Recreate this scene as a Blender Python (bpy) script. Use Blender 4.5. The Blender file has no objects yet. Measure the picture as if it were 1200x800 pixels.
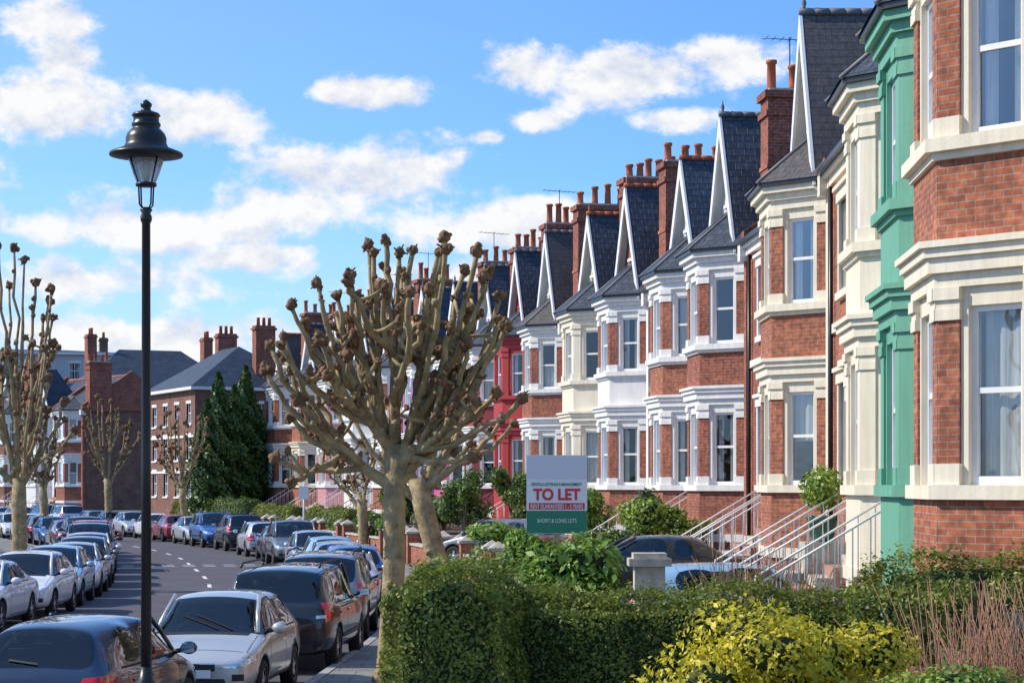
import bpy, bmesh, math, random
import numpy as np
from mathutils import Vector, Matrix
from mathutils.bvhtree import BVHTree
random.seed(7); RNG=np.random.default_rng(7)
sc=bpy.context.scene
COL=sc.collection
def V(*a): return Vector(a)
# ---------------------------------------------------------------- materials
def newmat(name):
    m=bpy.data.materials.new(name); m.use_nodes=True
    nt=m.node_tree; b=nt.nodes['Principled BSDF']; return m,nt,b
def N(nt,t,**k):
    n=nt.nodes.new(t)
    for a,v in k.items(): setattr(n,a,v)
    return n
def L(nt,a,b): nt.links.new(a,b)
def c4(c): return (c[0],c[1],c[2],1)
def simple(name,col,rough=.6,metal=0,var=.0,vscale=3,bump=0,bscale=40,coat=0,spec=.5,stretch=None):
    m,nt,b=newmat(name)
    b.inputs['Roughness'].default_value=rough; b.inputs['Metallic'].default_value=metal
    b.inputs['Coat Weight'].default_value=coat; b.inputs['Coat Roughness'].default_value=.03
    b.inputs['Specular IOR Level'].default_value=spec
    b.inputs['Base Color'].default_value=c4(col)
    if var>0 or bump>0:
        tc=N(nt,'ShaderNodeTexCoord'); mp=N(nt,'ShaderNodeMapping'); L(nt,tc.outputs['Object'],mp.inputs[0])
        if stretch: mp.inputs['Scale'].default_value=stretch
    if var>0:
        no=N(nt,'ShaderNodeTexNoise'); no.inputs['Scale'].default_value=vscale; no.inputs['Detail'].default_value=6; no.inputs['Roughness'].default_value=.65
        L(nt,mp.outputs[0],no.inputs['Vector'])
        r=N(nt,'ShaderNodeValToRGB'); r.color_ramp.elements[0].position=.3; r.color_ramp.elements[1].position=.7
        r.color_ramp.elements[0].color=c4([x*(1-var) for x in col]); r.color_ramp.elements[1].color=c4([min(1,x*(1+var*.6)) for x in col])
        L(nt,no.outputs[0],r.inputs[0]); L(nt,r.outputs[0],b.inputs['Base Color'])
    if bump>0:
        n2=N(nt,'ShaderNodeTexNoise'); n2.inputs['Scale'].default_value=bscale; n2.inputs['Detail'].default_value=5
        L(nt,mp.outputs[0],n2.inputs['Vector'])
        bp=N(nt,'ShaderNodeBump'); bp.inputs['Strength'].default_value=bump; bp.inputs['Distance'].default_value=.02
        L(nt,n2.outputs[0],bp.inputs['Height']); L(nt,bp.outputs[0],b.inputs['Normal'])
    return m
def bricks(name,c1,c2,mortar,bw=.225,rh=.075,ms=.009,rough=.85,var=.35,bump=.4,dirt=.5):
    m,nt,b=newmat(name)
    uv=N(nt,'ShaderNodeUVMap'); 
    br=N(nt,'ShaderNodeTexBrick'); br.inputs['Scale'].default_value=1
    br.inputs['Brick Width'].default_value=bw; br.inputs['Row Height'].default_value=rh; br.inputs['Mortar Size'].default_value=ms
    br.inputs['Color1'].default_value=c4(c1); br.inputs['Color2'].default_value=c4(c2); br.inputs['Mortar'].default_value=c4(mortar)
    br.inputs['Mortar Smooth'].default_value=.3
    L(nt,uv.outputs[0],br.inputs['Vector'])
    no=N(nt,'ShaderNodeTexNoise'); no.inputs['Scale'].default_value=1.3; no.inputs['Detail'].default_value=8; no.inputs['Roughness'].default_value=.7
    tc=N(nt,'ShaderNodeTexCoord'); L(nt,tc.outputs['Object'],no.inputs['Vector'])
    mr=N(nt,'ShaderNodeMapRange'); mr.inputs[1].default_value=.3; mr.inputs[2].default_value=.7; mr.inputs[3].default_value=1-dirt; mr.inputs[4].default_value=1.15
    L(nt,no.outputs[0],mr.inputs[0])
    wn=N(nt,'ShaderNodeTexNoise'); wn.inputs['Scale'].default_value=9; wn.inputs['Detail'].default_value=2
    L(nt,uv.outputs[0],wn.inputs['Vector'])
    mr2=N(nt,'ShaderNodeMapRange'); mr2.inputs[1].default_value=.3; mr2.inputs[2].default_value=.7; mr2.inputs[3].default_value=1-var; mr2.inputs[4].default_value=1+var*.5
    L(nt,wn.outputs[0],mr2.inputs[0])
    mu=N(nt,'ShaderNodeMath',operation='MULTIPLY'); L(nt,mr.outputs[0],mu.inputs[0]); L(nt,mr2.outputs[0],mu.inputs[1])
    mx=N(nt,'ShaderNodeVectorMath',operation='SCALE'); L(nt,br.outputs['Color'],mx.inputs[0]); L(nt,mu.outputs[0],mx.inputs['Scale'])
    L(nt,mx.outputs[0],b.inputs['Base Color'])
    bp=N(nt,'ShaderNodeBump'); bp.inputs['Strength'].default_value=bump; bp.inputs['Distance'].default_value=.012; bp.invert=True
    L(nt,br.outputs['Fac'],bp.inputs['Height']); L(nt,bp.outputs[0],b.inputs['Normal'])
    b.inputs['Roughness'].default_value=rough
    return m
def paint(name,col):
    # painted render / stone: soft mottling, rain streaks and grime
    m,nt,b=newmat(name); b.inputs['Roughness'].default_value=.6
    tc=N(nt,'ShaderNodeTexCoord'); mp=N(nt,'ShaderNodeMapping'); L(nt,tc.outputs['Object'],mp.inputs[0]); mp.inputs['Scale'].default_value=(7,7,.45)
    st=N(nt,'ShaderNodeTexNoise'); st.inputs['Scale'].default_value=1; st.inputs['Detail'].default_value=6; st.inputs['Roughness'].default_value=.7; L(nt,mp.outputs[0],st.inputs['Vector'])
    mo=N(nt,'ShaderNodeTexNoise'); mo.inputs['Scale'].default_value=1.6; mo.inputs['Detail'].default_value=7; mo.inputs['Roughness'].default_value=.7; L(nt,tc.outputs['Object'],mo.inputs['Vector'])
    r1=N(nt,'ShaderNodeMapRange'); r1.inputs[1].default_value=.38; r1.inputs[2].default_value=.68; r1.inputs[3].default_value=1; r1.inputs[4].default_value=.7; L(nt,st.outputs[0],r1.inputs[0])
    r2=N(nt,'ShaderNodeMapRange'); r2.inputs[1].default_value=.35; r2.inputs[2].default_value=.7; r2.inputs[3].default_value=1.02; r2.inputs[4].default_value=.84; L(nt,mo.outputs[0],r2.inputs[0])
    mu=N(nt,'ShaderNodeMath',operation='MULTIPLY'); L(nt,r1.outputs[0],mu.inputs[0]); L(nt,r2.outputs[0],mu.inputs[1])
    mx=N(nt,'ShaderNodeMix',data_type='RGBA'); mx.inputs[6].default_value=c4([col[0]*.42,col[1]*.38,col[2]*.32]); mx.inputs[7].default_value=c4(col); L(nt,mu.outputs[0],mx.inputs[0]); L(nt,mx.outputs[2],b.inputs['Base Color'])
    n2=N(nt,'ShaderNodeTexNoise'); n2.inputs['Scale'].default_value=25; L(nt,tc.outputs['Object'],n2.inputs['Vector']); bp=N(nt,'ShaderNodeBump'); bp.inputs['Strength'].default_value=.12; bp.inputs['Distance'].default_value=.02
    L(nt,n2.outputs[0],bp.inputs['Height']); L(nt,bp.outputs[0],b.inputs['Normal']); return m
M={}
M['brick']=bricks('brick',(.43,.115,.06),(.29,.075,.046),(.34,.25,.2),dirt=.45,ms=.007,var=.45)
M['brick2']=bricks('brick_orange',(.50,.155,.07),(.34,.095,.05),(.38,.28,.22),dirt=.42,ms=.007,var=.45)
M['brick_dk']=bricks('brick_dark',(.30,.115,.07),(.23,.09,.06),(.24,.2,.17))
M['slate']=bricks('slate',(.035,.048,.078),(.062,.08,.115),(.01,.012,.018),bw=.28,rh=.22,ms=.012,rough=.5,var=.55,bump=.7,dirt=.5)
M['slate2']=bricks('slate_brown',(.11,.09,.085),(.085,.078,.08),(.02,.02,.02),bw=.26,rh=.18,ms=.008,rough=.6,var=.4,bump=.5,dirt=.4)
M['white']=paint('white_stucco',(.82,.81,.79)); M['cream']=paint('cream_stucco',(.82,.73,.56)); M['cream2']=paint('pale_cream_stucco',(.82,.75,.60))
M['green']=paint('green_paint',(.14,.40,.28)); M['red']=paint('red_paint',(.44,.035,.035)); M['pink']=paint('pink_paint',(.62,.10,.28)); M['maroon']=paint('maroon_paint',(.26,.03,.04))
M['rose']=paint('rose_paint',(.62,.3,.33)); M['mauve']=paint('mauve_paint',(.35,.2,.38)); M['grey']=paint('grey_render',(.52,.53,.55))
M['frame']=simple('sash_white',(.80,.80,.79),.4,var=.08)
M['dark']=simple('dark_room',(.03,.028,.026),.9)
M['curtain']=simple('curtain',(.62,.60,.56),.9,var=.3,vscale=9,stretch=(6,6,.2))
M['lead']=simple('lead',(.16,.165,.18),.6,var=.3)
M['pot']=simple('terracotta',(.46,.13,.06),.8,var=.3)
M['iron']=simple('black_iron',(.012,.012,.014),.35,var=.2)
M['stone']=simple('stone',(.50,.46,.39),.85,var=.35,vscale=5,bump=.3)
M['step']=simple('step_tile',(.42,.22,.17),.7,var=.3)
for i,c in enumerate([(.02,.03,.06),(.35,.03,.03),(.03,.12,.08),(.02,.02,.02),(.5,.5,.48)]): M['door%d'%i]=simple('door_paint%d'%i,c,.3,coat=.5)
def glassmat(name,tint,ior,bump):
    m=bpy.data.materials.new(name); m.use_nodes=True; nt=m.node_tree; nt.nodes.clear()
    o=N(nt,'ShaderNodeOutputMaterial'); g=N(nt,'ShaderNodeBsdfGlossy'); g.inputs['Roughness'].default_value=.02; g.inputs['Color'].default_value=(.9,.93,1,1)
    t=N(nt,'ShaderNodeBsdfTransparent'); t.inputs[0].default_value=c4(tint)
    f=N(nt,'ShaderNodeFresnel'); f.inputs[0].default_value=ior; mx=N(nt,'ShaderNodeMixShader')
    if bump:
        tc=N(nt,'ShaderNodeTexCoord'); no=N(nt,'ShaderNodeTexNoise'); no.inputs['Scale'].default_value=1.5; L(nt,tc.outputs['Object'],no.inputs['Vector'])
        bp=N(nt,'ShaderNodeBump'); bp.inputs['Strength'].default_value=.08; bp.inputs['Distance'].default_value=.1; L(nt,no.outputs[0],bp.inputs['Height']); L(nt,bp.outputs[0],g.inputs['Normal'])
    L(nt,f.outputs[0],mx.inputs[0]); L(nt,t.outputs[0],mx.inputs[1]); L(nt,g.outputs[0],mx.inputs[2]); L(nt,mx.outputs[0],o.inputs[0]); return m
M['glass']=glassmat('window_glass',(.72,.76,.78),1.6,True)
M['cglass']=glassmat('car_glass',(.42,.47,.47),1.75,False)
def leafmat(name,dark,light,scale=1.2,trans=.25,rough=.5):
    m,nt,b=newmat(name)
    ge=N(nt,'ShaderNodeNewGeometry'); tc=N(nt,'ShaderNodeTexCoord'); no=N(nt,'ShaderNodeTexNoise'); no.inputs['Scale'].default_value=scale*2.5; no.inputs['Detail'].default_value=3
    L(nt,tc.outputs['Object'],no.inputs['Vector'])
    a=N(nt,'ShaderNodeMath',operation='MULTIPLY_ADD'); L(nt,ge.outputs['Random Per Island'],a.inputs[0]); a.inputs[1].default_value=.55
    s=N(nt,'ShaderNodeMath',operation='MULTIPLY_ADD'); L(nt,no.outputs[0],s.inputs[0]); s.inputs[1].default_value=1.5; s.inputs[2].default_value=-.52
    L(nt,s.outputs[0],a.inputs[2])
    r=N(nt,'ShaderNodeValToRGB'); r.color_ramp.elements[0].color=c4(dark); r.color_ramp.elements[1].color=c4(light); L(nt,a.outputs[0],r.inputs[0])
    L(nt,r.outputs[0],b.inputs['Base Color']); b.inputs['Roughness'].default_value=rough
    tr=N(nt,'ShaderNodeBsdfTranslucent'); L(nt,r.outputs[0],tr.inputs[0]); mx=N(nt,'ShaderNodeMixShader'); mx.inputs[0].default_value=trans
    o=nt.nodes['Material Output']; L(nt,b.outputs[0],mx.inputs[1]); L(nt,tr.outputs[0],mx.inputs[2]); L(nt,mx.outputs[0],o.inputs[0]); return m
M['privet']=leafmat('privet_leaf',(.045,.08,.012),(.33,.38,.055),trans=.35)
M['laurel']=leafmat('laurel_leaf',(.06,.14,.02),(.34,.52,.09),trans=.35)
M['yellow']=leafmat('golden_leaf',(.38,.36,.03),(.85,.72,.06),trans=.4)
M['conifer']=leafmat('conifer_leaf',(.014,.05,.015),(.10,.20,.04))
M['shrub']=leafmat('shrub_leaf',(.03,.07,.015),(.18,.27,.05))
M['lime']=leafmat('fresh_leaf',(.08,.17,.02),(.40,.52,.08))
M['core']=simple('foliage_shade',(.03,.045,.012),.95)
M['bark']=simple('plane_bark',(.37,.275,.14),.85,var=.55,vscale=5,bump=.9,bscale=16)
M['knob']=simple('pollard_knuckle',(.23,.125,.06),.9,var=.55,vscale=9,bump=1,bscale=22)
M['twig']=simple('bare_twig',(.38,.19,.11),.8,var=.3)
M['bark_grey']=simple('bark_grey',(.16,.13,.09),.9,var=.4)

# ---------------------------------------------------------------- mesh builder
class MB:
    def __init__(s): s.v=[]; s.f=[]; s.m=[]; s.mats=[]; s.sm=[]
    def mi(s,k):
        if k not in s.mats: s.mats.append(k)
        return s.mats.index(k)
    def poly(s,pts,k,sm=False):
        n=len(s.v); s.v+= [tuple(p) for p in pts]; s.f.append(tuple(range(n,n+len(pts)))); s.m.append(s.mi(k)); s.sm.append(sm)
    def raw(s,vs,fs,k,sm=False):
        n=len(s.v); s.v+=[tuple(p) for p in vs]; i=s.mi(k)
        for f in fs: s.f.append(tuple(n+a for a in f)); s.m.append(i); s.sm.append(sm)
    def obox(s,O,ex,ny,a0,a1,b0,b1,z0,z1,k):
        O=Vector((O[0],O[1],0)); ex=Vector((ex[0],ex[1],0)); ny=Vector((ny[0],ny[1],0))
        P=[]
        for z in (z0,z1):
            for a,b in ((a0,b0),(a1,b0),(a1,b1),(a0,b1)): P.append(O+ex*a+ny*b+V(0,0,z))
        fs=[(3,2,1,0),(4,5,6,7),(0,1,5,4),(1,2,6,5),(2,3,7,6),(3,0,4,7)]
        s.raw(P,fs,k)
    def box(s,x0,x1,y0,y1,z0,z1,k): s.obox((0,0),(1,0),(0,1),x0,x1,y0,y1,z0,z1,k)
    def prism(s,pl,z0,z1,k,topk=None):
        n=len(pl); P=[(p[0],p[1],z0) for p in pl]+[(p[0],p[1],z1) for p in pl]
        s.raw(P,[tuple(range(n-1,-1,-1))]+[(i,(i+1)%n,n+(i+1)%n,n+i) for i in range(n)],k)
        s.poly([(p[0],p[1],z1) for p in pl],topk or k)
    def tube(s,pts,rad,n,k,sm=True,cap=True,jit=0):
        pts=[Vector(p) for p in pts]; vs=[]; up=None
        for i,p in enumerate(pts):
            t=(pts[min(i+1,len(pts)-1)]-pts[max(i-1,0)]).normalized()
            if up is None:
                up=t.orthogonal().normalized()
            a=(up-t*up.dot(t)); 
            if a.length<1e-4: a=t.orthogonal()
            a.normalize(); up=a; b=t.cross(a)
            for j in range(n):
                r=rad[i]*(1+(random.uniform(-jit,jit) if jit else 0)); an=2*math.pi*j/n
                vs.append(p+a*math.cos(an)*r+b*math.sin(an)*r)
        fs=[]
        for i in range(len(pts)-1):
            for j in range(n):
                fs.append((i*n+j,i*n+(j+1)%n,(i+1)*n+(j+1)%n,(i+1)*n+j))
        if cap: fs.append(tuple(range(n-1,-1,-1))); fs.append(tuple(range((len(pts)-1)*n,len(pts)*n)))
        s.raw(vs,fs,k,sm)
    def lathe(s,c,prof,n,k,sm=True,cap=True):
        s.tube([(c[0],c[1],c[2]+z+i*1e-6) for i,(r,z) in enumerate(prof)],[max(r,.0005) for r,z in prof],n,k,sm,cap)
    def blob(s,c,r,k,seg=6,rings=4,jit=.2,sq=(1,1,1)):
        vs=[];fs=[]
        for i in range(rings+1):
            th=math.pi*i/rings
            for j in range(seg):
                ph=2*math.pi*(j+.5*(i%2))/seg; q=r*(1+random.uniform(-jit,jit))
                vs.append((c[0]+q*math.sin(th)*math.cos(ph)*sq[0],c[1]+q*math.sin(th)*math.sin(ph)*sq[1],c[2]+q*math.cos(th)*sq[2]))
        for i in range(rings):
            for j in range(seg): fs.append((i*seg+j,(i+1)*seg+j,(i+1)*seg+(j+1)%seg,i*seg+(j+1)%seg))
        s.raw(vs,fs,k,True)
    def mesh(s,name):
        me=bpy.data.meshes.new(name); me.from_pydata(s.v,[],s.f)
        for k in s.mats: me.materials.append(M[k] if isinstance(k,str) else k)
        me.polygons.foreach_set('material_index',s.m); me.polygons.foreach_set('use_smooth',s.sm)
        uv=me.uv_layers.new(name='UVMap'); me.update()
        nl=len(me.loops); vi=np.zeros(nl,dtype=np.int32); me.loops.foreach_get('vertex_index',vi)
        co=np.array(s.v,dtype=np.float64)[vi]; nn=np.zeros(len(me.polygons)*3); me.polygons.foreach_get('normal',nn); nn=nn.reshape(-1,3)
        lt=np.zeros(len(me.polygons),dtype=np.int32); me.polygons.foreach_get('loop_total',lt); nn=np.repeat(nn,lt,axis=0)
        t=np.stack([-nn[:,1],nn[:,0],np.zeros(nl)],1); ln=np.linalg.norm(t,axis=1); flat=ln<.25; t[flat]=(1,0,0); ln[flat]=1; t/=ln[:,None]
        w=np.cross(nn,t); U=(co*t).sum(1); W=(co*w).sum(1)
        uv.data.foreach_set('uv',np.stack([U,W],1).astype(np.float32).ravel())
        return me
    def obj(s,name,parent=None,mat=None):
        if not s.f: return None
        o=bpy.data.objects.new(name,s.mesh(name)); COL.objects.link(o)
        if parent: o.parent=parent
        if mat is not None: o.matrix_world=mat
        return o
def empty(name,mat=None):
    e=bpy.data.objects.new(name,None); COL.objects.link(e); e.empty_display_size=.5
    if mat is not None: e.matrix_world=mat
    return e
# ---------------------------------------------------------------- street path
ctl=[(1.6,-30),(3.2,0),(3.9,12),(4.45,21.6),(4.9,31),(5.2,40.7),(4.9,51.5),(3.4,63.5),(1.0,76),(-2.1,90),(-6.8,105),(-15.9,128),(-27,150),(-42,172),(-62,190),(-95,206),(-140,215)]
def cr(p0,p1,p2,p3,t): return .5*((2*p1)+(p2-p0)*t+(2*p0-5*p1+4*p2-p3)*t*t+(3*p1-p0-3*p2+p3)*t**3)
cp=[np.array(c,float) for c in ctl]; cp=[2*cp[0]-cp[1]]+cp+[2*cp[-1]-cp[-2]]
D=[]
for i in range(1,len(cp)-2):
    for t in np.linspace(0,1,40,endpoint=False): D.append(cr(cp[i-1],cp[i],cp[i+1],cp[i+2],t))
D=np.array(D); ds=np.r_[0,np.cumsum(np.linalg.norm(np.diff(D,axis=0),axis=1))]; SMAX=ds[-1]-1
def Pt(s): return np.array([np.interp(s,ds,D[:,0]),np.interp(s,ds,D[:,1])])
def Tn(s):
    t=Pt(s+1.5)-Pt(s-1.5); return t/np.linalg.norm(t)
def Po(s,off):
    t=Tn(s); return Pt(s)+off*np.array([-t[1],t[0]])
def sY(Y): return float(np.interp(Y,D[:,1],ds))
def frame(s,off=0,z=0,flip=False):
    t=Tn(s); 
    if flip: t=-t
    p=Po(s,off); m=Matrix(((t[0],-t[1],0,p[0]),(t[1],t[0],0,p[1]),(0,0,1,z),(0,0,0,1))); return m
def ribbon(name,prof,s0,s1,mat,step=2.0,parent=None,extra=None):
    mb=MB(); S=np.arange(s0,s1+step*.5,step)
    rows=[[(*Po(s,o),z) for o,z in prof] for s in S]; n=len(prof)
    vs=[p for r in rows for p in r]; fs=[]
    for i in range(len(S)-1):
        for j in range(n-1): fs.append((i*n+j,(i+1)*n+j,(i+1)*n+j+1,i*n+j+1))
    mb.raw(vs,fs,mat); return mb.obj(name,parent)

def groundmat(name,c1,c2,sc1=.6,fine=60,rough=.9,bump=.3):
    m,nt,b=newmat(name); tc=N(nt,'ShaderNodeTexCoord')
    a=N(nt,'ShaderNodeTexNoise'); a.inputs['Scale'].default_value=sc1; a.inputs['Detail'].default_value=8; a.inputs['Roughness'].default_value=.7
    f=N(nt,'ShaderNodeTexNoise'); f.inputs['Scale'].default_value=fine; f.inputs['Detail'].default_value=3
    L(nt,tc.outputs['Object'],a.inputs['Vector']); L(nt,tc.outputs['Object'],f.inputs['Vector'])
    ad=N(nt,'ShaderNodeMath',operation='MULTIPLY_ADD'); L(nt,f.outputs[0],ad.inputs[0]); ad.inputs[1].default_value=.5; 
    ad2=N(nt,'ShaderNodeMath',operation='MULTIPLY_ADD'); L(nt,a.outputs[0],ad2.inputs[0]); ad2.inputs[1].default_value=.9; ad2.inputs[2].default_value=-.2
    L(nt,ad2.outputs[0],ad.inputs[2])
    r=N(nt,'ShaderNodeValToRGB'); r.color_ramp.elements[0].position=.3; r.color_ramp.elements[1].position=.75
    r.color_ramp.elements[0].color=c4(c1); r.color_ramp.elements[1].color=c4(c2); L(nt,ad.outputs[0],r.inputs[0]); L(nt,r.outputs[0],b.inputs['Base Color'])
    bp=N(nt,'ShaderNodeBump'); bp.inputs['Strength'].default_value=bump; bp.inputs['Distance'].default_value=.01; L(nt,f.outputs[0],bp.inputs['Height']); L(nt,bp.outputs[0],b.inputs['Normal'])
    b.inputs['Roughness'].default_value=rough; return m
M['asphalt']=groundmat('asphalt',(.06,.056,.068),(.105,.10,.118))
M['grass']=groundmat('grass',(.02,.035,.01),(.06,.08,.025),sc1=.2)
M['soil']=groundmat('soil',(.07,.05,.032),(.16,.13,.08),sc1=1.5)
M['paving']=bricks('paving',(.27,.26,.25),(.22,.215,.21),(.1,.1,.1),bw=.6,rh=.6,ms=.012,var=.2,bump=.3,dirt=.35)
M['kerb']=simple('kerb_granite',(.33,.32,.31),.8,var=.3)
M['line']=simple('road_paint',(.75,.75,.72),.6,var=.35,vscale=6)
g=MB(); g.poly([(-2500,-300,-.06),(2500,-300,-.06),(2500,4000,-.06),(-2500,4000,-.06)],'grass'); g.obj('ground')
KO=7.85; RW=9.6; KL=KO+RW
s0=0;s1=SMAX-2
ribbon('road',[(KL+.02,0),(KO-.02,0)],s0,s1,'asphalt')
ribbon('pavement',[(KO,-.05),(KO,.125),(KO-.14,.125),(KO-.14,.12),(5.0,.13),(5.0,.1)],s0,s1,'paving')
ribbon('kerb',[(KO+.012,-.02),(KO+.012,.131),(KO-.135,.131)],s0,s1,'kerb')
ribbon('pavement',[(KL+3.2,.13),(KL+.14,.12),(KL,.12),(KL,-.05)],s0,s1,'paving')
ribbon('kerb',[(KL+.135,.131),(KL-.012,.131),(KL-.012,-.02)],s0,s1,'kerb')
ribbon('garden_ground',[(5.0,.1),(5.0,.3),(3,.5),(1.5,.65),(-.2,.95),(-1.2,1.0),(-14,1.0),(-30,0.2)],s0,s1,'soil')
ribbon('verge',[(60,-.03),(KL+3.2,.1)],s0,s1,'grass')
mb=MB()
s=sY(20)
while s<sY(160):
    pts=[Po(s,KO+RW/2+.06),Po(s,KO+RW/2-.06),Po(s+2,KO+RW/2-.06),Po(s+2,KO+RW/2+.06)]
    mb.poly([(p[0],p[1],.005) for p in pts],'line'); s+=6
for yy in (78,79.2):
    for k in range(7):
        o=KO+2.4+k*.75; ss=sY(yy); pts=[Po(ss,o+.45),Po(ss,o),Po(ss+.25,o),Po(ss+.25,o+.45)]
        mb.poly([(p[0],p[1],.005) for p in pts],'line')
mb.obj('road_markings')

# ---------------------------------------------------------------- houses
def isect(p,d,q,e):
    den=d[0]*e[1]-d[1]*e[0]; t=((q[0]-p[0])*e[1]-(q[1]-p[1])*e[0])/den; return (p[0]+d[0]*t,p[1]+d[1]*t)
def bayoff(b,d,yb=-1.0):
    b=list(b); lines=[]
    for i in range(3):
        p,q=b[i],b[i+1]; e=np.array([q[0]-p[0],q[1]-p[1]]); e/=np.linalg.norm(e); n=(-e[1],e[0])
        lines.append(((p[0]+n[0]*d,p[1]+n[1]*d),tuple(e)))
    wl=((0,yb),(1,0))
    r=[isect(*lines[0],*wl),isect(*lines[0],*lines[1]),isect(*lines[1],*lines[2]),isect(*lines[2],*wl)]
    return r
def window(P,O,ex,n,w,z0,z1,rec=.12,curt=1,panes=1,arch=False):
    fr,gl,cu=P['windows'],P['glass'],P['curtains']
    f=.06
    fr.obox(O,ex,n,0,f,-rec-.07,-rec,z0,z1,'frame'); fr.obox(O,ex,n,w-f,w,-rec-.07,-rec,z0,z1,'frame')
    fr.obox(O,ex,n,f,w-f,-rec-.07,-rec,z1-f,z1,'frame'); fr.obox(O,ex,n,f,w-f,-rec-.07,-rec+.0,z0,z0+.09,'frame')
    zm=(z0+z1)/2+.05
    fr.obox(O,ex,n,f,w-f,-rec-.06,-rec-.01,zm-.03,zm+.03,'frame')
    for k in range(1,panes):
        x=w*k/panes; fr.obox(O,ex,n,x-.03,x+.03,-rec-.058,-rec-.012,z0+.09,z1-f,'frame')
    O3=Vector((O[0],O[1],0)); e3=Vector((ex[0],ex[1],0)); n3=Vector((n[0],n[1],0))
    def q(a,b,z): return O3+e3*a+n3*b+V(0,0,z)
    for (za,zb,dd) in ((z0+.09,zm-.03,-.045),(zm+.03,z1-f,-.03)):
        gl.poly([q(f,-rec+dd,za),q(w-f,-rec+dd,za),q(w-f,-rec+dd,zb),q(f,-rec+dd,zb)],'glass')
    def drape(a0,a1,zb,zt,dep):
        m=max(4,int((a1-a0)/.04)); vs=[];ph=random.random()*6
        for i in range(m+1):
            a=a0+(a1-a0)*i/m; d=dep+.02*math.sin(a*34+ph)+.012*math.sin(a*71+ph)
            vs+=[q(a,d,zb),q(a,d,zt)]
        cu.raw(vs,[(2*i,2*i+2,2*i+3,2*i+1) for i in range(m)],'curtain',True)
    if curt==1: drape(f,w*.34,z0,z1,-rec-.15); drape(w*.66,w-f,z0,z1,-rec-.15)
    elif curt==2: drape(f,w-f,z0,z1,-rec-.14)
    elif curt==3: drape(f,w-f,z0,zm,-rec-.14)
    elif curt==4: drape(f,w-f,zm-.1,z1,-rec-.14)
def house(name,s,W,bay='near',wall='brick',trim='white',pier=None,gable='white',roof='slate',door=0,chim=True,dz=0,lod=0,bandmat=None,setb=0,ga=12.5,rails=True):
    root=empty(name,frame(s+W/2,setb,dz)@Matrix.Translation((-W/2,0,0)))
    P={k:MB() for k in ('walls','trim','windows','glass','curtains','roof','door','chimney','steps','rooms')}
    wl,tr,rf=P['walls'],P['trim'],P['roof']
    pier=pier or wall; ey=(0,1); ex=(1,0); YW=-1.0; DEP=-9.5
    bandmat=bandmat or wall
    rail='iron' if random.random()<.3 else 'frame'
    rc=lambda:random.choice([1,2,2,3,4,0,1,0])
    if bay=='near': b0=.35; d0=4.15 if W<6.3 else 4.3
    elif bay=='far': b0=W-3.95; d0=.3
    else: b0=None; d0=.5
    gx=(b0+1.8) if b0 is not None else W*.62
    if b0 is not None:
        B=[(b0,YW),(b0+.95,0),(b0+2.65,0),(b0+3.6,YW)]
        wl.prism(bayoff(B,0)[::-1],.6,2.85,wall)
        tr.prism(bayoff(B,.05)[::-1],1.55,1.75,trim)
        tr.prism(bayoff(B,.09)[::-1],2.85,3.0,trim)
        tr.prism(bayoff(B,.03)[::-1],5.05,5.2,trim)
        tr.prism(bayoff(B,.10)[::-1],5.2,5.36,trim)
        tr.prism(bayoff(B,.15)[::-1],5.36,5.46,trim)
        tr.prism(bayoff(B,.20)[::-1],5.46,5.53,trim)
        wl.prism(bayoff(B,0)[::-1],5.53,6.38,bandmat)
        tr.prism(bayoff(B,.05)[::-1],6.38,6.46,trim)
        tr.prism(bayoff(B,.13)[::-1],6.46,6.6,trim)
        tr.prism(bayoff(B,.03)[::-1],8.5,8.68,trim)
        tr.prism(bayoff(B,.10)[::-1],8.68,8.82,trim)
        tr.prism(bayoff(B,.20)[::-1],8.82,8.95,trim)
        rf.prism(bayoff(B,.27)[::-1],8.95,9.03,'iron')
        for (z0,z1) in ((3.0,5.05),(6.6,8.5)):
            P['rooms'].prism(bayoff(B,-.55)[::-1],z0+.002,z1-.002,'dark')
            for i in range(3):
                p,q=np.array(B[i]),np.array(B[i+1]); e=q-p; ln=np.linalg.norm(e); e/=ln; n=(-e[1],e[0])
                pw=.28 if i!=1 else .3
                for (a0,a1) in ((0,pw),(ln-pw,ln)):
                    wl.obox(p,e,n,a0,a1,-.26,0,z0,z1,pier)
                    tr.obox(p,e,n,a0-.02,a1+.02,-.1,.03,z1-.34,z1-.22,trim)
                    tr.obox(p,e,n,a0-.03,a1+.03,-.1,.055,z1-.13,z1-.002,trim)
                    tr.obox(p,e,n,a0-.015,a1+.015,-.1,.02,z1-.22,z1-.13,trim)
                    tr.obox(p,e,n,a0-.02,a1+.02,-.1,.035,z0+.001,z0+.22,trim)
                tr.obox(p,e,n,pw,pw+.09,-.2,-.03,z0,z1,trim); tr.obox(p,e,n,ln-pw-.09,ln-pw,-.2,-.03,z0,z1,trim)
                tr.obox(p,e,n,pw+.09,ln-pw-.09,-.2,-.035,z1-.2,z1,trim)
                window(P,p+e*(pw+.09),e,n,ln-2*pw-.18,z0,z1-.2,rec=.1,curt=rc(),panes=1)
        o=bayoff(B,.3); A=(b0+1.2,YW+.02,10.15); C=(b0+2.4,YW+.02,10.15)
        q=[(p[0],p[1],9.03) for p in o]
        rf.poly([q[1],q[0],A],roof); rf.poly([q[2],q[1],A,C],roof); rf.poly([q[3],q[2],C],roof)
        for a,b in ((q[1],A),(q[2],C),(A,C)): rf.tube([a,b],[.045,.045],6,'lead')
    op=[]
    dw=1.25
    op.append((d0,d0+dw,2.0,4.75,'door'))
    op.append((d0+.1,d0+dw-.1,6.6,8.3,'w'))
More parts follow.
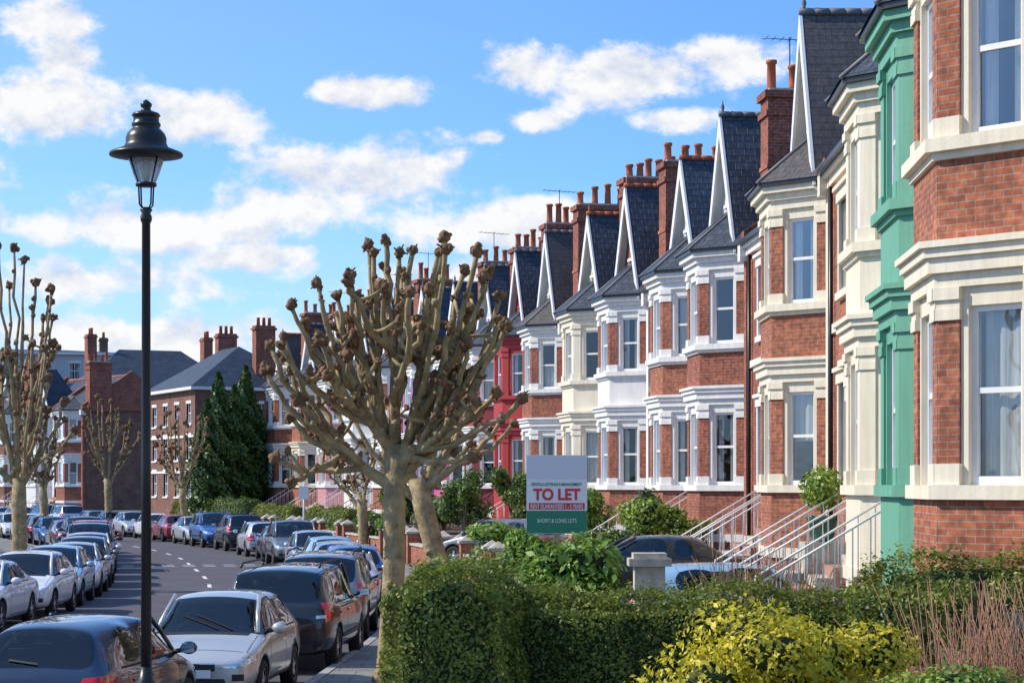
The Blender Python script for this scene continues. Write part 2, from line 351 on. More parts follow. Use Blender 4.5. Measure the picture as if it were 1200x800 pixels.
    if b0 is None:
        op.append((W*.62-.8,W*.62+.8,3.0,4.9,'w')); op.append((W*.62-.75,W*.62+.75,6.6,8.3,'w'))
    xs=sorted({0,W}|{o[0] for o in op}|{o[1] for o in op}); zs=sorted({.6,9.0}|{o[2] for o in op}|{o[3] for o in op})
    for i in range(len(xs)-1):
        for j in range(len(zs)-1):
            xm=(xs[i]+xs[i+1])/2; zm=(zs[j]+zs[j+1])/2
            if any(o[0]<xm<o[1] and o[2]<zm<o[3] for o in op): continue
            wl.poly([(xs[i+1],YW,zs[j]),(xs[i],YW,zs[j]),(xs[i],YW,zs[j+1]),(xs[i+1],YW,zs[j+1])],wall)
    for o in op:
        r=.75 if o[4]=='door' else .25
        k=trim
        wl.poly([(o[0],YW,o[2]),(o[0],YW-r,o[2]),(o[0],YW-r,o[3]),(o[0],YW,o[3])],k)
        wl.poly([(o[1],YW-r,o[2]),(o[1],YW,o[2]),(o[1],YW,o[3]),(o[1],YW-r,o[3])],k)
        wl.poly([(o[0],YW,o[3]),(o[0],YW-r,o[3]),(o[1],YW-r,o[3]),(o[1],YW,o[3])],k)
        wl.poly([(o[0],YW-r,o[2]),(o[0],YW,o[2]),(o[1],YW,o[2]),(o[1],YW-r,o[2])],k)
        if o[4]=='w':
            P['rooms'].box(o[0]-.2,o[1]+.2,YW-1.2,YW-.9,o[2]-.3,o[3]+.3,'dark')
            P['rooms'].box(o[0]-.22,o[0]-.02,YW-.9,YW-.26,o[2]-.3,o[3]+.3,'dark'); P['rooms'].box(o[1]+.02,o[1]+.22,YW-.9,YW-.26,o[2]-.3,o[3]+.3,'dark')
            window(P,(o[1],YW),(-1,0),(0,1),o[1]-o[0],o[2],o[3],rec=.12,curt=rc(),panes=1 if o[1]-o[0]<1.3 else 2)
            tr.box(o[0]-.12,o[1]+.12,YW-.05,YW+.1,o[2]-.14,o[2]-.002,trim)
            tr.box(o[0]-.16,o[0],YW-.05,YW+.04,o[2],o[3],trim); tr.box(o[1],o[1]+.16,YW-.05,YW+.04,o[2],o[3],trim)
            tr.box(o[0]-.2,o[1]+.2,YW-.05,YW+.07,o[3],o[3]+.22,trim)
            tr.box(o[0]-.26,o[1]+.26,YW-.05,YW+.13,o[3]+.22,o[3]+.3,trim)
        else:
            dk='door%d'%door; dd=P['door']
            dd.box(o[0]+.12,o[1]-.12,YW-r-.05,YW-r+.02,2.02,4.1,dk)
            for (xa,xb) in ((.22,.55),(.7,1.03)):
                for (za,zb) in ((2.2,2.9),(3.05,3.95)):
                    dd.box(o[0]+xa,o[0]+xb,YW-r+.02,YW-r+.035,za,zb,dk if za<3 else 'glass')
            dd.box(o[0],o[1],YW-r-.1,YW-r+.05,4.1,4.2,'frame')
            dd.box(o[0],o[0]+.12,YW-r-.1,YW-r+.04,2.0,4.1,'frame'); dd.box(o[1]-.12,o[1],YW-r-.1,YW-r+.04,2.0,4.1,'frame')
            dd.poly([(o[1],YW-r,4.2),(o[0],YW-r,4.2),(o[0],YW-r,o[3]),(o[1],YW-r,o[3])],'glass')
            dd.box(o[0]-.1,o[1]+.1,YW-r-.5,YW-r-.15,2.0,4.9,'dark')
            for xa in (o[0]-.2,o[1]+.0):
                tr.box(xa,xa+.2,YW-.05,YW+.14,2.0,4.5,trim); tr.box(xa-.03,xa+.23,YW-.05,YW+.18,4.5,4.75,trim); tr.box(xa-.02,xa+.22,YW-.05,YW+.17,2.0,2.2,trim)
            tr.box(o[0]-.25,o[1]+.25,YW-.05,YW+.2,4.75,5.1,trim); tr.box(o[0]-.3,o[1]+.28,YW-.05,YW+.3,5.1,5.22,trim)
            stp=P['steps']
            stp.box(o[0]-.1,o[1]+.1,YW-r,YW+.5,.7,2.0,'step')
            for k in range(7):
                stp.box(o[0]-.1,o[1]+.1,YW+.5+k*.29,YW+.5+(k+1)*.29,.5,2.0-(k+1)*.17,'step' if k%2 else 'stone')
            if rails:
              for xa in (o[0]-.1,o[1]+.1):
                top=[(xa,YW+.5,2.85),(xa,YW+2.5,1.65)]
                stp.tube(top,[.02,.02],6,rail)
                for k in range(9):
                    t=k/8; y=YW+.5+2*t; zt=2.85-1.2*t
                    stp.tube([(xa,y,zt-.95),(xa,y,zt)],[.011,.011],5,rail)
    if b0 is None: segs=[(0,W)]
    else: segs=[(0,b0-.25),(b0+3.85,W)]
    for a,b in segs:
        if b-a>.15:
            tr.box(a+.003,b-.003,YW-.05,YW+.07,5.9,6.08,trim)
            tr.box(a+.003,b-.003,YW-.05,YW+.12,8.72,8.9,trim); tr.box(a+.003,b-.003,YW-.05,YW+.22,8.9,9.0,trim)
            rf.box(a+.003,b-.003,YW+.2,YW+.32,8.98,9.08,'iron')
    tr.box(-.12,.14,YW-.1,YW+.09,.9,9.0,trim if random.random()<.5 else wall)
    tr.box(-.14,.16,YW-.1,YW+.25,8.6,9.0,trim)
    rf.tube([(W-.3,YW+.08,1),(W-.3,YW+.08,8.9)],[.045,.045],8,'iron')
    RZ=11.9; RY=-5.2
    for x,fl in ((0.02,1),(W-.02,0)):
        pts=[(x,YW,.6),(x,DEP,.6),(x,DEP,9.0),(x,RY,RZ-.05),(x,YW,9.0)]
        wl.poly(pts if fl else pts[::-1],'brick_dk')
    wl.poly([(0,DEP,.6),(W,DEP,.6),(W,DEP,9),(0,DEP,9)],'brick_dk')
    rf.poly([(0,YW+.25,8.98),(0,RY,RZ),(W,RY,RZ),(W,YW+.25,8.98)][::-1],roof)
    rf.poly([(0,DEP-.2,8.95),(W,DEP-.2,8.95),(W,RY,RZ),(0,RY,RZ)][::-1],roof)
    rf.tube([(0,RY,RZ+.03),(W,RY,RZ+.03)],[.09,.09],6,'pot' if random.random()<.5 else 'lead')
    v=[(-.14,YW+.15,9.0),(-.14,YW+.15,9.35),(-.14,RY,RZ+.35),(-.14,DEP,9.3),(-.14,DEP,9.0)]; w=[(.14,)+p[1:] for p in v]
    wl.raw(v+w,[(0,1,2,3,4)[::-1],(5,6,7,8,9),(0,1,6,5),(1,2,7,6),(2,3,8,7)],'brick')
    hw=1.8; gz=9.0; GY=YW+.02
    gl0,gr0=gx-hw,gx+hw
    wz0,wz1=10.35,11.3; ww=.38
    if gable:
        tri=lambda x:gz+(hw-abs(x-gx))*(ga-gz)/hw
        wl.poly([(gr0,GY,gz),(gx+ww,GY,gz),(gx+ww,GY,tri(gx+ww))],gable)
        wl.poly([(gx-ww,GY,gz),(gl0,GY,gz),(gx-ww,GY,tri(gx-ww))],gable)
        wl.poly([(gx+ww,GY,gz),(gx-ww,GY,gz),(gx-ww,GY,wz0),(gx+ww,GY,wz0)],gable)
        wl.poly([(gx+ww,GY,wz1),(gx-ww,GY,wz1),(gx-ww,GY,tri(gx-ww)),(gx,GY,ga),(gx+ww,GY,tri(gx+ww))],gable)
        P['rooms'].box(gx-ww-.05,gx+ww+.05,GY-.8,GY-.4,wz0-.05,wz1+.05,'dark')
        window(P,(gx+ww,GY),(-1,0),(0,1),2*ww,wz0,wz1,rec=.04,curt=random.choice([0,3]))
        tr.box(gx-ww-.1,gx+ww+.1,GY-.03,GY+.08,wz0-.1,wz0,trim)
        ox_=hw+.1; slope=(ga-gz)/hw; oz=ga+.05-ox_*slope; yb=-2.35; ye=-4.3
        for sg in (-1,1):
            ox=gx+sg*ox_
            a=(ox,GY+.26,oz); b=(gx,GY+.26,ga+.05); c=(gx,yb,ga+.05); d=(ox,ye,oz)
            rf.poly([a,b,c,d] if sg<0 else [d,c,b,a],roof)
            rf.poly([(a[0],a[1],a[2]-.08),(b[0],b[1],b[2]-.08),(b[0],GY,b[2]-.08),(a[0],GY,a[2]-.08)],'frame')
            tk=.3
            p=[(ox,oz+.02),(gx,ga+.07),(gx,ga+.07-tk*1.9),(ox-sg*.24,oz+.02)]
            f=[(x,GY+.24,z) for x,z in p]; bk=[(x,GY+.30,z) for x,z in p]
            tr.raw(f+bk,[(0,1,2,3),(7,6,5,4),(0,4,5,1),(2,6,7,3),(3,7,4,0)],'frame' if trim!='cream' else 'cream2')
        rf.poly([(gx,yb,ga+.05),(gx-ox_,ye,oz),(gx+ox_,ye,oz)],roof)
        # ridge tiles with a small finial
        yy_=GY+.3; k=0
        while yy_>yb:
            rf.tube([(gx,yy_,ga+.08),(gx,max(yb,yy_-.3),ga+.08)],[.085,.075],6,'lead' if door%2 else 'pot'); yy_-=.32
        rf.lathe((gx,GY+.2,ga+.1),[(.06,0),(.035,.08),(.06,.16),(.02,.26),(.008,.36)],6,'lead' if door%2 else 'pot')
    if chim:
        ch=P['chimney']; cy=-2.35; zt=random.choice([12.75,13.0,13.3]); hl=.95
        ch.box(-.42,.42,cy-hl,cy+hl,8.9,zt,'brick'); ch.box(-.48,.48,cy-hl-.06,cy+hl+.06,zt-.55,zt-.41,'brick'); ch.box(-.5,.5,cy-hl-.09,cy+hl+.09,zt-.1,zt+.08,'brick'); ch.box(-.38,.38,cy-hl+.05,cy+hl-.05,zt+.08,zt+.15,'stone')
        ch.box(-.45,.45,cy-hl-.03,cy+hl+.03,10.9,11.0,'brick2')
        npot=random.choice([4,5])
        for k in range(npot):
            y=cy-.74+k*1.48/(npot-1); h=random.uniform(.4,.8)
            ch.lathe((random.choice([-.15,.12]),y,zt+.15),[(.14,0),(.12,.1),(.11,h-.1),(.145,h-.08),(.145,h),(.09,h)],8,'pot')
        if random.random()<.5:
            x,y,z=(0,cy+.3,zt); ch.tube([(x,y,z),(x,y,z+1.5)],[.018,.018],4,'iron'); ch.tube([(x-.1,y-.7,z+1.4),(x+.1,y+.7,z+1.48)],[.012,.012],4,'iron')
            for k in range(7): yy=y-.6+k*.2; ch.tube([(x-.25,yy,z+1.41+k*.01),(x+.25,yy,z+1.41+k*.01)],[.008,.008],4,'iron')
    for k,m in P.items(): 
        o=m.obj(k,root); 
        if o: o.matrix_parent_inverse=Matrix.Identity(4)
    return root
H=[ # Y0,Y1,bay,wall,trim,pier,gable,roof,door,band,chim,setback,apex
 (18.6,24.4,'far','brick2','cream2','brick2','brick','slate',3,None,True,0,12.5),
 (24.5,29.1,'near','green','green','green','green','slate',2,None,False,-.2,12.5),
 (29.2,34.6,'near','cream2','cream2','cream2','cream2','slate',0,None,True,-.3,12.7),
 (34.7,39.7,None,'brick2','cream2','cream2',None,'slate',1,None,True,0,12.3),
 (39.8,45.5,'near','brick2','cream2','brick2','cream2','slate2',3,None,False,0,12.6),
 (45.6,51.2,None,'brick','white','brick',None,'slate',0,None,True,0,12.2),
 (51.3,56.4,'near','brick','white','brick','white','slate',1,None,True,0,12.6),
 (56.5,63.9,'near','brick2','white','brick2','white','slate',4,None,False,0,12.3),
 (64.0,69.2,'near','brick2','white','brick','brick','slate',0,'white',True,0,12.6),
 (69.3,75.9,'near','cream2','cream2','cream2','cream2','slate',2,None,True,0,12.4),
 (76.0,81.4,'near','brick','white','brick','white','slate2',3,None,True,0,12.6),
 (81.5,87.0,'near','red','red','red','red','slate',1,None,True,0,12.5),
 (87.1,92.5,'near','maroon','white','maroon','white','slate',1,None,True,0,12.5),
 (92.6,98.0,'near','pink','white','pink','white','slate',1,None,True,0,12.3),
 (98.1,103.2,'near','mauve','white','mauve','white','slate',1,None,False,0,12.6),
 (103.3,108.4,'near','brick','white','brick','brick','slate',0,None,True,0,12.4),
 (108.5,113.4,'near','white','white','white','white','slate',3,None,True,0,12.4),
 (113.5,118.4,'near','rose','white','rose','white','slate',2,None,True,0,12.4),
 (118.5,123.4,'near','brick2','cream2','brick','white','slate',3,None,True,0,12.4),
 (123.5,128.4,'near','brick','white','brick','white','slate2',0,None,True,0,12.2),
]
for i,h in enumerate(H):
    a,b=sY(h[0]),sY(h[1])
    house('terraced_house',a,b-a,bay=h[2],wall=h[3],trim=h[4],pier=h[5],gable=h[6],roof=h[7],door=h[8],bandmat=h[9],chim=h[10],setb=h[11],ga=h[12],rails=(i>0))
yy=163
k=0
while yy<200:
    a=sY(yy); house('terraced_house',a,5.6,bay='near',wall=['brick','white','brick_dk','cream2','brick2'][k%5],trim='white',gable='white' if k%3 else None,roof='slate',door=k%5,chim=k%2==0); k+=1
    yy=float(np.interp(a+5.7,ds,D[:,1]))
def villa(name,mat,W,wall,zt=8.6,rz=12.2,depth=9,floors=((1.6,3.3),(4.3,5.9),(6.7,8.0)),trimk='white',chk='brick_dk'):
    root=empty(name,mat)
    P={k:MB() for k in ('walls','trim','windows','glass','curtains','roof','chimney','rooms')}
    for (O,e,n,w) in (((0,-depth),(0,1),(-1,0),depth),((0,0),(1,0),(0,1),W),((W,0),(0,-1),(1,0),depth),((W,-depth),(-1,0),(0,-1),W)):
        ops=[]; nx=int(w//2.6)
        for i in range(nx):
            c=w*(i+.5)/nx
            for z0,z1 in floors: ops.append((c-.5,c+.5,z0,z1))
        xs=sorted({0,w}|{o[0] for o in ops}|{o[1] for o in ops}); zs=sorted({.1,zt}|{o[2] for o in ops}|{o[3] for o in ops})
        q=lambda a,b,z:(O[0]+e[0]*a+n[0]*b,O[1]+e[1]*a+n[1]*b,z)
        for i in range(len(xs)-1):
            for j in range(len(zs)-1):
                xm=(xs[i]+xs[i+1])/2; zm=(zs[j]+zs[j+1])/2
                if any(o[0]<xm<o[1] and o[2]<zm<o[3] for o in ops): continue
                P['walls'].poly([q(xs[i],0,zs[j]),q(xs[i+1],0,zs[j]),q(xs[i+1],0,zs[j+1]),q(xs[i],0,zs[j+1])],wall)
        for zz in [f_[0]-.9 for f_ in floors[1:]]: P['trim'].obox(O,e,n,0,w,-.04,.06,zz,zz+.16,'white')
        for o in ops:
            window(P,q(o[0],0,0)[:2],e,n,o[1]-o[0],o[2],o[3],rec=.1,curt=random.choice([1,2,3]),panes=2)
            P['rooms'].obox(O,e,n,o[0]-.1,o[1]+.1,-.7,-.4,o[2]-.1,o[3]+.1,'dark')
            P['trim'].obox(O,e,n,o[0]-.1,o[1]+.1,-.05,.08,o[2]-.12,o[2],'white'); P['trim'].obox(O,e,n,o[0]-.1,o[1]+.1,-.05,.04,o[3],o[3]+.2,'white')
    e=.4; r0=[(-e,e,zt),(W+e,e,zt),(W+e,-depth-e,zt),(-e,-depth-e,zt)]; k=depth*.42
    A=(k,-depth/2,rz); C=(W-k,-depth/2,rz)
    rf=P['roof']; rf.poly([r0[1],r0[0],A,C],'slate'); rf.poly([r0[0],r0[3],A],'slate'); rf.poly([r0[3],r0[2],C,A],'slate'); rf.poly([r0[2],r0[1],C],'slate')
    P['trim'].box(-e,W+e,-depth-e,e,zt-.22,zt-.01,trimk)
    for x in (1.2,W-1.5):
        P['chimney'].box(x-.4,x+.4,-depth/2-1.7,-depth/2-.3,zt,rz+1.3,chk); P['chimney'].box(x-.47,x+.47,-depth/2-1.8,-depth/2-.2,rz+1.0,rz+1.15,chk)
        for j in range(3): P['chimney'].lathe((x,-depth/2-1.4+j*.4,rz+1.3),[(.13,0),(.11,.5),(.14,.55),(.1,.56)],8,'pot')
    for kk,m in P.items(): m.obj(kk,root)
def place(x,y,a): return Matrix.Translation((x,y,0))@Matrix.Rotation(a,4,'Z')
villa('brick_house',frame(sY(137.5),1.0),11,'brick_dk',zt=9.6,rz=12.6,depth=8.5,floors=((2.2,3.9),(4.7,6.3),(7.1,8.5)),chk='brick')
villa('apartment_building',place(-37.5,196,math.pi+.25),17,'grey',zt=15.6,rz=16.2,depth=12,floors=((1.5,3.2),(4.5,6.2),(7.5,9.2),(10.5,12.2),(13,14.6)))
villa('brick_house',place(-24,178,math.pi+.4),13,'brick',zt=11.2,rz=14.8,depth=9,floors=((2.2,3.9),(4.9,6.5),(7.8,9.6)),chk='brick')
villa('brick_house',place(-62,214,math.pi+.2),20,'brick',zt=12.5,rz=16.8,depth=9,floors=((2.2,3.9),(4.9,6.5),(7.8,9.6)),chk='brick')

# ---------------------------------------------------------------- foliage
def leaves(name,Pn,size,mat,parent=None,aspect=.55,nrm=None,up=.3):
    n=len(Pn); P=np.asarray(Pn); 
    a=RNG.normal(size=(n,3)); 
    nr=RNG.normal(size=(n,3))*.7
    if nrm is not None: nr=nr+np.asarray(nrm)*1.1
    nr[:,2]+=up; nr/=np.linalg.norm(nr,axis=1)[:,None]
    a-= (a*nr).sum(1)[:,None]*nr; a/=np.linalg.norm(a,axis=1)[:,None]; b=np.cross(nr,a)
    sz=size*RNG.uniform(.6,1.3,n)[:,None]
    v=np.empty((n,4,3)); v[:,0]=P-a*sz*.5; v[:,1]=P+b*sz*aspect*.5+nr*sz*.06; v[:,2]=P+a*sz*.5; v[:,3]=P-b*sz*aspect*.5+nr*sz*.06
    me=bpy.data.meshes.new(name); me.vertices.add(n*4); me.vertices.foreach_set('co',v.astype(np.float32).ravel())
    me.loops.add(n*4); me.loops.foreach_set('vertex_index',np.arange(n*4,dtype=np.int32))
    me.polygons.add(n); me.polygons.foreach_set('loop_start',np.arange(0,n*4,4,dtype=np.int32)); me.polygons.foreach_set('loop_total',np.full(n,4,dtype=np.int32))
    me.materials.append(M[mat]); me.update(); me.validate()
    o=bpy.data.objects.new(name,me); COL.objects.link(o)
    if parent: o.parent=parent
    return o
def lump(P,sc_,amp,seed=0):
    x=P*sc_+seed
    return amp*(np.sin(x[:,0]*1.7+np.sin(x[:,1]*2.1))*.5+np.sin(x[:,1]*2.3+x[:,2]*1.3)*.5+.5*np.sin(x[:,2]*3.1+x[:,0]*2.7))
def hedge(name,pts,w,z0,z1,n,size,mat,rnd=.25,wob=.05):
    root=empty(name); pts=[np.array(p,float) for p in pts]
    seg=[np.linalg.norm(pts[i+1]-pts[i]) for i in range(len(pts)-1)]; cum=np.r_[0,np.cumsum(seg)]; T=cum[-1]
    zt=z1 if callable(z1) else (lambda t:z1)
    def surf(t,q):
        x=np.interp(t,cum,[p[0] for p in pts]); y=np.interp(t,cum,[p[1] for p in pts])
        i=np.clip(np.searchsorted(cum,t,side='right')-1,0,len(seg)-1)
        dx=np.array([(pts[k+1]-pts[k])/seg[k] for k in range(len(seg))])[i]
        nx=np.stack([-dx[:,1],dx[:,0]],1)
        h=np.array([zt(tt/T) for tt in t])-z0; per=2*h+w; d=q*per
        off=np.where(d<h,-w/2,np.where(d<h+w,-w/2+(d-h),w/2)); z=np.where(d<h,d,np.where(d<h+w,h,per-d))
        nrm=np.zeros((len(t),3)); 
        L_=d<h; R_=d>h+w; nrm[L_,:2]=-nx[L_]; nrm[R_,:2]=nx[R_]; nrm[~(L_|R_),2]=1
        cx=np.clip(np.abs(off),0,w/2); rr=np.maximum(0,rnd-(h-z))*np.maximum(0,rnd-(w/2-cx))/rnd
        off=off-np.sign(off)*rr*.6; z=z-rr*.6
        P=np.stack([x+nx[:,0]*off,y+nx[:,1]*off,z+z0],1); return P,nrm
    t=RNG.uniform(0,T,n); q=RNG.uniform(0,1,n); P,nr=surf(t,q)
    P=P+nr*(lump(P,2.2,wob)+RNG.uniform(-.06,.03,n))[:,None]
    ne=n//4
    for e in (0,T):
        hh=zt(e/T)-z0; d=(pts[0]-pts[1])/seg[0] if e==0 else (pts[-1]-pts[-2])/seg[-1]; c=pts[0] if e==0 else pts[-1]; nx=np.array([-d[1],d[0]])
        a=RNG.uniform(-w/2,w/2,ne); z=RNG.uniform(0,hh,ne); rr=np.maximum(0,rnd-(hh-z))*np.maximum(0,rnd-(w/2-np.abs(a)))/rnd; z=z-rr; 
        pe=np.stack([c[0]+nx[0]*a,c[1]+nx[1]*a,z+z0],1); bulge=-.12*(np.maximum(0,(np.abs(a)/(w/2))-.6)/.4)-.12*np.maximum(0,(z/hh-.85)/.15)
        nn=np.zeros((ne,3)); nn[:,0]=d[0]; nn[:,1]=d[1]
        pe=pe+nn*(lump(pe,2.2,wob)+RNG.uniform(-.05,.03,ne)+bulge)[:,None]; P=np.r_[P,pe]; nr=np.r_[nr,nn]
    ns=n//60; tt=RNG.uniform(0,T,ns); qq=RNG.uniform(.3,.7,ns); S,sn=surf(tt,qq); S=S+sn*lump(S,2.2,wob)[:,None]
    for k in range(4):
        P=np.r_[P,S+np.array([0,0,1])*(.02+.03*k)+RNG.normal(size=S.shape)*.01]; nr=np.r_[nr,sn]
    leaves('leaves',P,size,mat,root,nrm=nr)
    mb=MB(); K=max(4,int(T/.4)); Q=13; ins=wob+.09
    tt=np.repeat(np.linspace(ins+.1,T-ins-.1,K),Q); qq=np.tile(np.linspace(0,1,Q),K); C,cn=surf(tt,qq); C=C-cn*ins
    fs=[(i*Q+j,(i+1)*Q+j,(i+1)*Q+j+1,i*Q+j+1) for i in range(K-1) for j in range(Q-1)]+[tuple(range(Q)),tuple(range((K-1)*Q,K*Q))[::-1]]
    mb.raw([tuple(p) for p in C],fs,'core'); mb.obj('shade_core',root)  # dark inner shell: shade between the leaves put in as colour
    return root
def bush(name,c,r,n,size,mat,clumps=9,stems=True,sq=1.0,up=.3,aspect=.55,base=None):
    root=empty(name); c=np.array(c,float); r=np.array(r,float)
    cs=[c+r*np.array([random.gauss(0,.38),random.gauss(0,.38),random.gauss(0.05,.38)]) for _ in range(clumps)]
    P=[];Nn=[]
    for q in cs:
        m=n//clumps; d=RNG.normal(size=(m,3)); d/=np.linalg.norm(d,axis=1)[:,None]
        rad=RNG.uniform(.35,1.1,m)[:,None]**.6; rr=r*random.uniform(.35,.6)
        P.append(q+d*rr*rad); Nn.append(d)
    P=np.concatenate(P); Nn=np.concatenate(Nn); z0=base if base is not None else c[2]-r[2]*1.1
    k=P[:,2]>z0; leaves('leaves',P[k],size,mat,root,nrm=Nn[k],up=up,aspect=aspect)
    mb=MB()
    for q in cs:
        mb.blob(q,float(min(r))*.24,'core',7,5,.25,sq=tuple(r/min(r)))  # dark blob inside each clump, its inner shade painted as colour
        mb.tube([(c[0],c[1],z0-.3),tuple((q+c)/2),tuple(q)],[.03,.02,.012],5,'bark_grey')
    mb.obj('branches_and_shade_core',root); return root

def bez(a,b,c,n):
    a,b,c=Vector(a),Vector(b),Vector(c); return [a*(1-t)**2+b*2*t*(1-t)+c*t*t for t in [i/n for i in range(n+1)]]
def knuckle(mb,p,r,d=None):
    p=Vector(p)
    mb.blob(p,r,'knob',7,5,.25)
    for _ in range(9):
        o=V(random.gauss(0,1),random.gauss(0,1),random.gauss(0.3,1)).normalized()
        mb.blob(p+o*r*random.uniform(.6,1.0),r*random.uniform(.35,.65),'knob',6,4,.3)
        if random.random()<.3:
            q=p+o*r*random.uniform(1.5,1.9); mb.tube([p+o*r*.7,q],[r*.22,r*.16],5,'knob')
def pollard(name,Y,base,tr,groups,r0=.17,thick=1.0,knr=.1,spread=1.3,extra=0):
    f=lambda x,y,d=0:V((x-600)*Y/2400,Y+d,3+(568-y)*Y/2400)
    root=empty(name); mb=MB(); kb=MB()
    b=f(*base); b.z=0.1; t=f(*tr)
    mid=b.lerp(t,.5)+V(.04,.03,0)
    pts=[b,b.lerp(mid,.12),b.lerp(mid,.5),mid,mid.lerp(t,.5),t]
    mb.tube(pts,[r0*1.55,r0*1.15,r0,r0*.95,r0*.98,r0*.85],14,'bark',jit=.05)
    for p in pts[2:]:
        for _ in range(2): 
            o=V(random.gauss(0,1),random.gauss(0,1),0).normalized(); mb.blob(p+o*r0*.8+V(0,0,random.uniform(-.4,.4)),r0*.35,'bark',6,4,.25)
    for g in groups:
        dg=random.uniform(-spread,spread)*.8
        cx=sum(p[0] for p in g)/len(g); cy=sum(p[1] for p in g)/len(g)
        cen=f(cx,cy,dg); t0=mid.lerp(t,random.uniform(.55,1.0))
        fork=t0.lerp(cen,.5); fork.z-=abs(cen.x-t0.x)*.12
        ctl_=t0.lerp(fork,.5)+V((fork.x-t0.x)*.15,0,-.05)
        lp=bez(t0,ctl_,fork,6); lr=[(.095-.035*i/6)*thick for i in range(7)]
        mb.tube(lp,lr,9,'bark',jit=.1)
        for p,r in zip(lp[2:],lr[2:]):
            if random.random()<.7: mb.blob(p+V(random.gauss(0,.5)*r,random.gauss(0,.5)*r,random.gauss(0,.5)*r),r*1.05,'bark',7,5,.2)
        ends=[f(x,y,dg+random.uniform(-spread,spread)*.5) for x,y in g]
        for _ in range(int(len(g)*extra)): 
            q=random.choice(g); ends.append(f(q[0]+random.uniform(-32,32)*30/Y,q[1]+random.uniform(-5,75)*30/Y,dg+random.uniform(-spread,spread)))
        for e in ends:
            st=random.choice(lp[2:]); c=st.lerp(e,.5)+V((e.x-st.x)*.22,(e.y-st.y)*.2,-.10-random.random()*.12)
            n=8; bp=bez(st,c,e,n); bp=[bp[0]]+[q+V(random.gauss(0,.03),random.gauss(0,.03),random.gauss(0,.02)) for q in bp[1:-1]]+[bp[-1]]
            br=[(.055-.02*i/n)*thick*random.uniform(.85,1.18) for i in range(n+1)]
            mb.tube(bp,br,7,'bark',jit=.1)
            knuckle(kb,e,knr*random.uniform(.75,1.1))
            for q in bp[2:-1]:
                if random.random()<.5: kb.blob(q+V(random.gauss(0,.03),random.gauss(0,.03),.02),knr*random.uniform(.4,.75),'knob' if random.random()<.7 else 'bark',6,4,.3)
            for _ in range(3):
              if random.random()<.5:
                i=random.choice([2,3,4,5,6]); q=bp[i]; e2=q+V(random.gauss(0,.2),random.gauss(0,.22),random.uniform(.1,.38)); mb.tube([q,q.lerp(e2,.5)+V(0,0,-.03),e2],[.031*thick,.028*thick,.026*thick],6,'bark'); knuckle(kb,e2,knr*.66)
    mb.obj('trunk_and_limbs',root); kb.obj('knuckles',root); return root
G=[[(313,435),(320,408),(350,470),(366,510),(332,395),(360,440)],
   [(347,362),(378,338),(385,405),(398,350),(362,385)],
   [(412,325),(440,300),(430,285),(420,350),(405,375)],
   [(455,287),(470,300),(450,340),(478,330),(486,300)],
   [(520,275),(505,345),(515,300),(495,380),(545,318)],
   [(560,300),(567,330),(550,365),(530,390)],
   [(590,380),(586,345),(572,400),(548,405),(535,430)],
   [(582,465),(545,440),(560,475),(520,450)]]
random.seed(11)
pollard('pollarded_plane_tree',30,(455,800),(462,520),G,r0=.165,extra=.9,knr=.085)
G2=[[(588,492),(575,505),(560,490)],[(400,450),(385,470)],[(440,430),(455,470)],[(520,440),(530,400)],[(540,470),(555,445)]]
pollard('pollarded_plane_tree',49,(523,700),(488,560),G2,r0=.26,extra=.5,knr=.1,thick=1.3)
G3=[[(5,285),(18,300),(0,330)],[(66,340),(48,372),(58,352)],[(60,410),(40,430),(70,445)],[(78,470),(55,480)],[(-20,380),(-40,420),(-30,340)],[(10,440),(0,410)],[(-50,460),(-60,500)]]
pollard('pollarded_plane_tree',58,(20,700),(22,560),G3,r0=.22,extra=.8,knr=.12,thick=1.0)
G4=[[(185,500),(195,485),(180,520)],[(210,480),(220,495),(205,500)],[(235,490),(240,510),(228,520)],[(190,540),(200,525)]]
pollard('pollarded_plane_tree',112,(217,640),(213,572),G4,r0=.2,extra=.8,knr=.13,thick=.85)
G5=[[(105,480),(115,465),(100,500)],[(130,470),(140,480),(125,490)],[(150,495),(148,515),(140,530)],[(105,530),(112,515)]]
pollard('pollarded_plane_tree',125,(127,650),(126,560),G5,r0=.25,extra=1.0,knr=.15,thick=1.0)
G6=[[(30,500),(40,480),(25,520)],[(55,500),(70,490),(80,520)],[(60,540),(35,545)]]
pollard('pollarded_plane_tree',110,(52,650),(50,570),G6,r0=.24,extra=1.0,knr=.15,thick=1.0)
G7=[[(415,540),(400,520),(405,560)],[(430,530),(440,510),(425,550)],[(390,545),(382,530)]]
pollard('pollarded_plane_tree',84,(425,650),(424,585),G7,r0=.22,extra=.8,knr=.11,thick=1.0)

random.seed(5)
hedge('privet_hedge',[(-.62,18.6),(-.47,20.2),(-.4,21.6)],1.15,.1,lambda t:2.25-.06*t,20000,.05,'privet',rnd=.35,wob=.07)
hedge('privet_hedge',[(-.05,20.4),(1.5,20.3),(3.5,20.2)],.9,.2,lambda t:1.93-.03*math.sin(t*7),32000,.045,'privet',rnd=.2,wob=.05)
hedge('privet_hedge',[(3.35,19.6),(4.4,19.2),(5.6,19.0)],1.1,.2,lambda t:2.28+.12*math.sin(t*3),18000,.05,'privet',rnd=.45,wob=.09)
bush('golden_shrub',(1.88,15.2,1.36),(.95,.6,.6),22000,.06,'yellow',clumps=24,aspect=.5)
bush('leafy_shrub',(3.1,14.2,1.5),(.65,.4,.32),4500,.055,'lime',clumps=9)
bush('laurel_shrub',(.65,23.4,1.66),(.8,.5,.75),5200,.13,'laurel',clumps=15,aspect=.45,up=.6)
mb=MB()
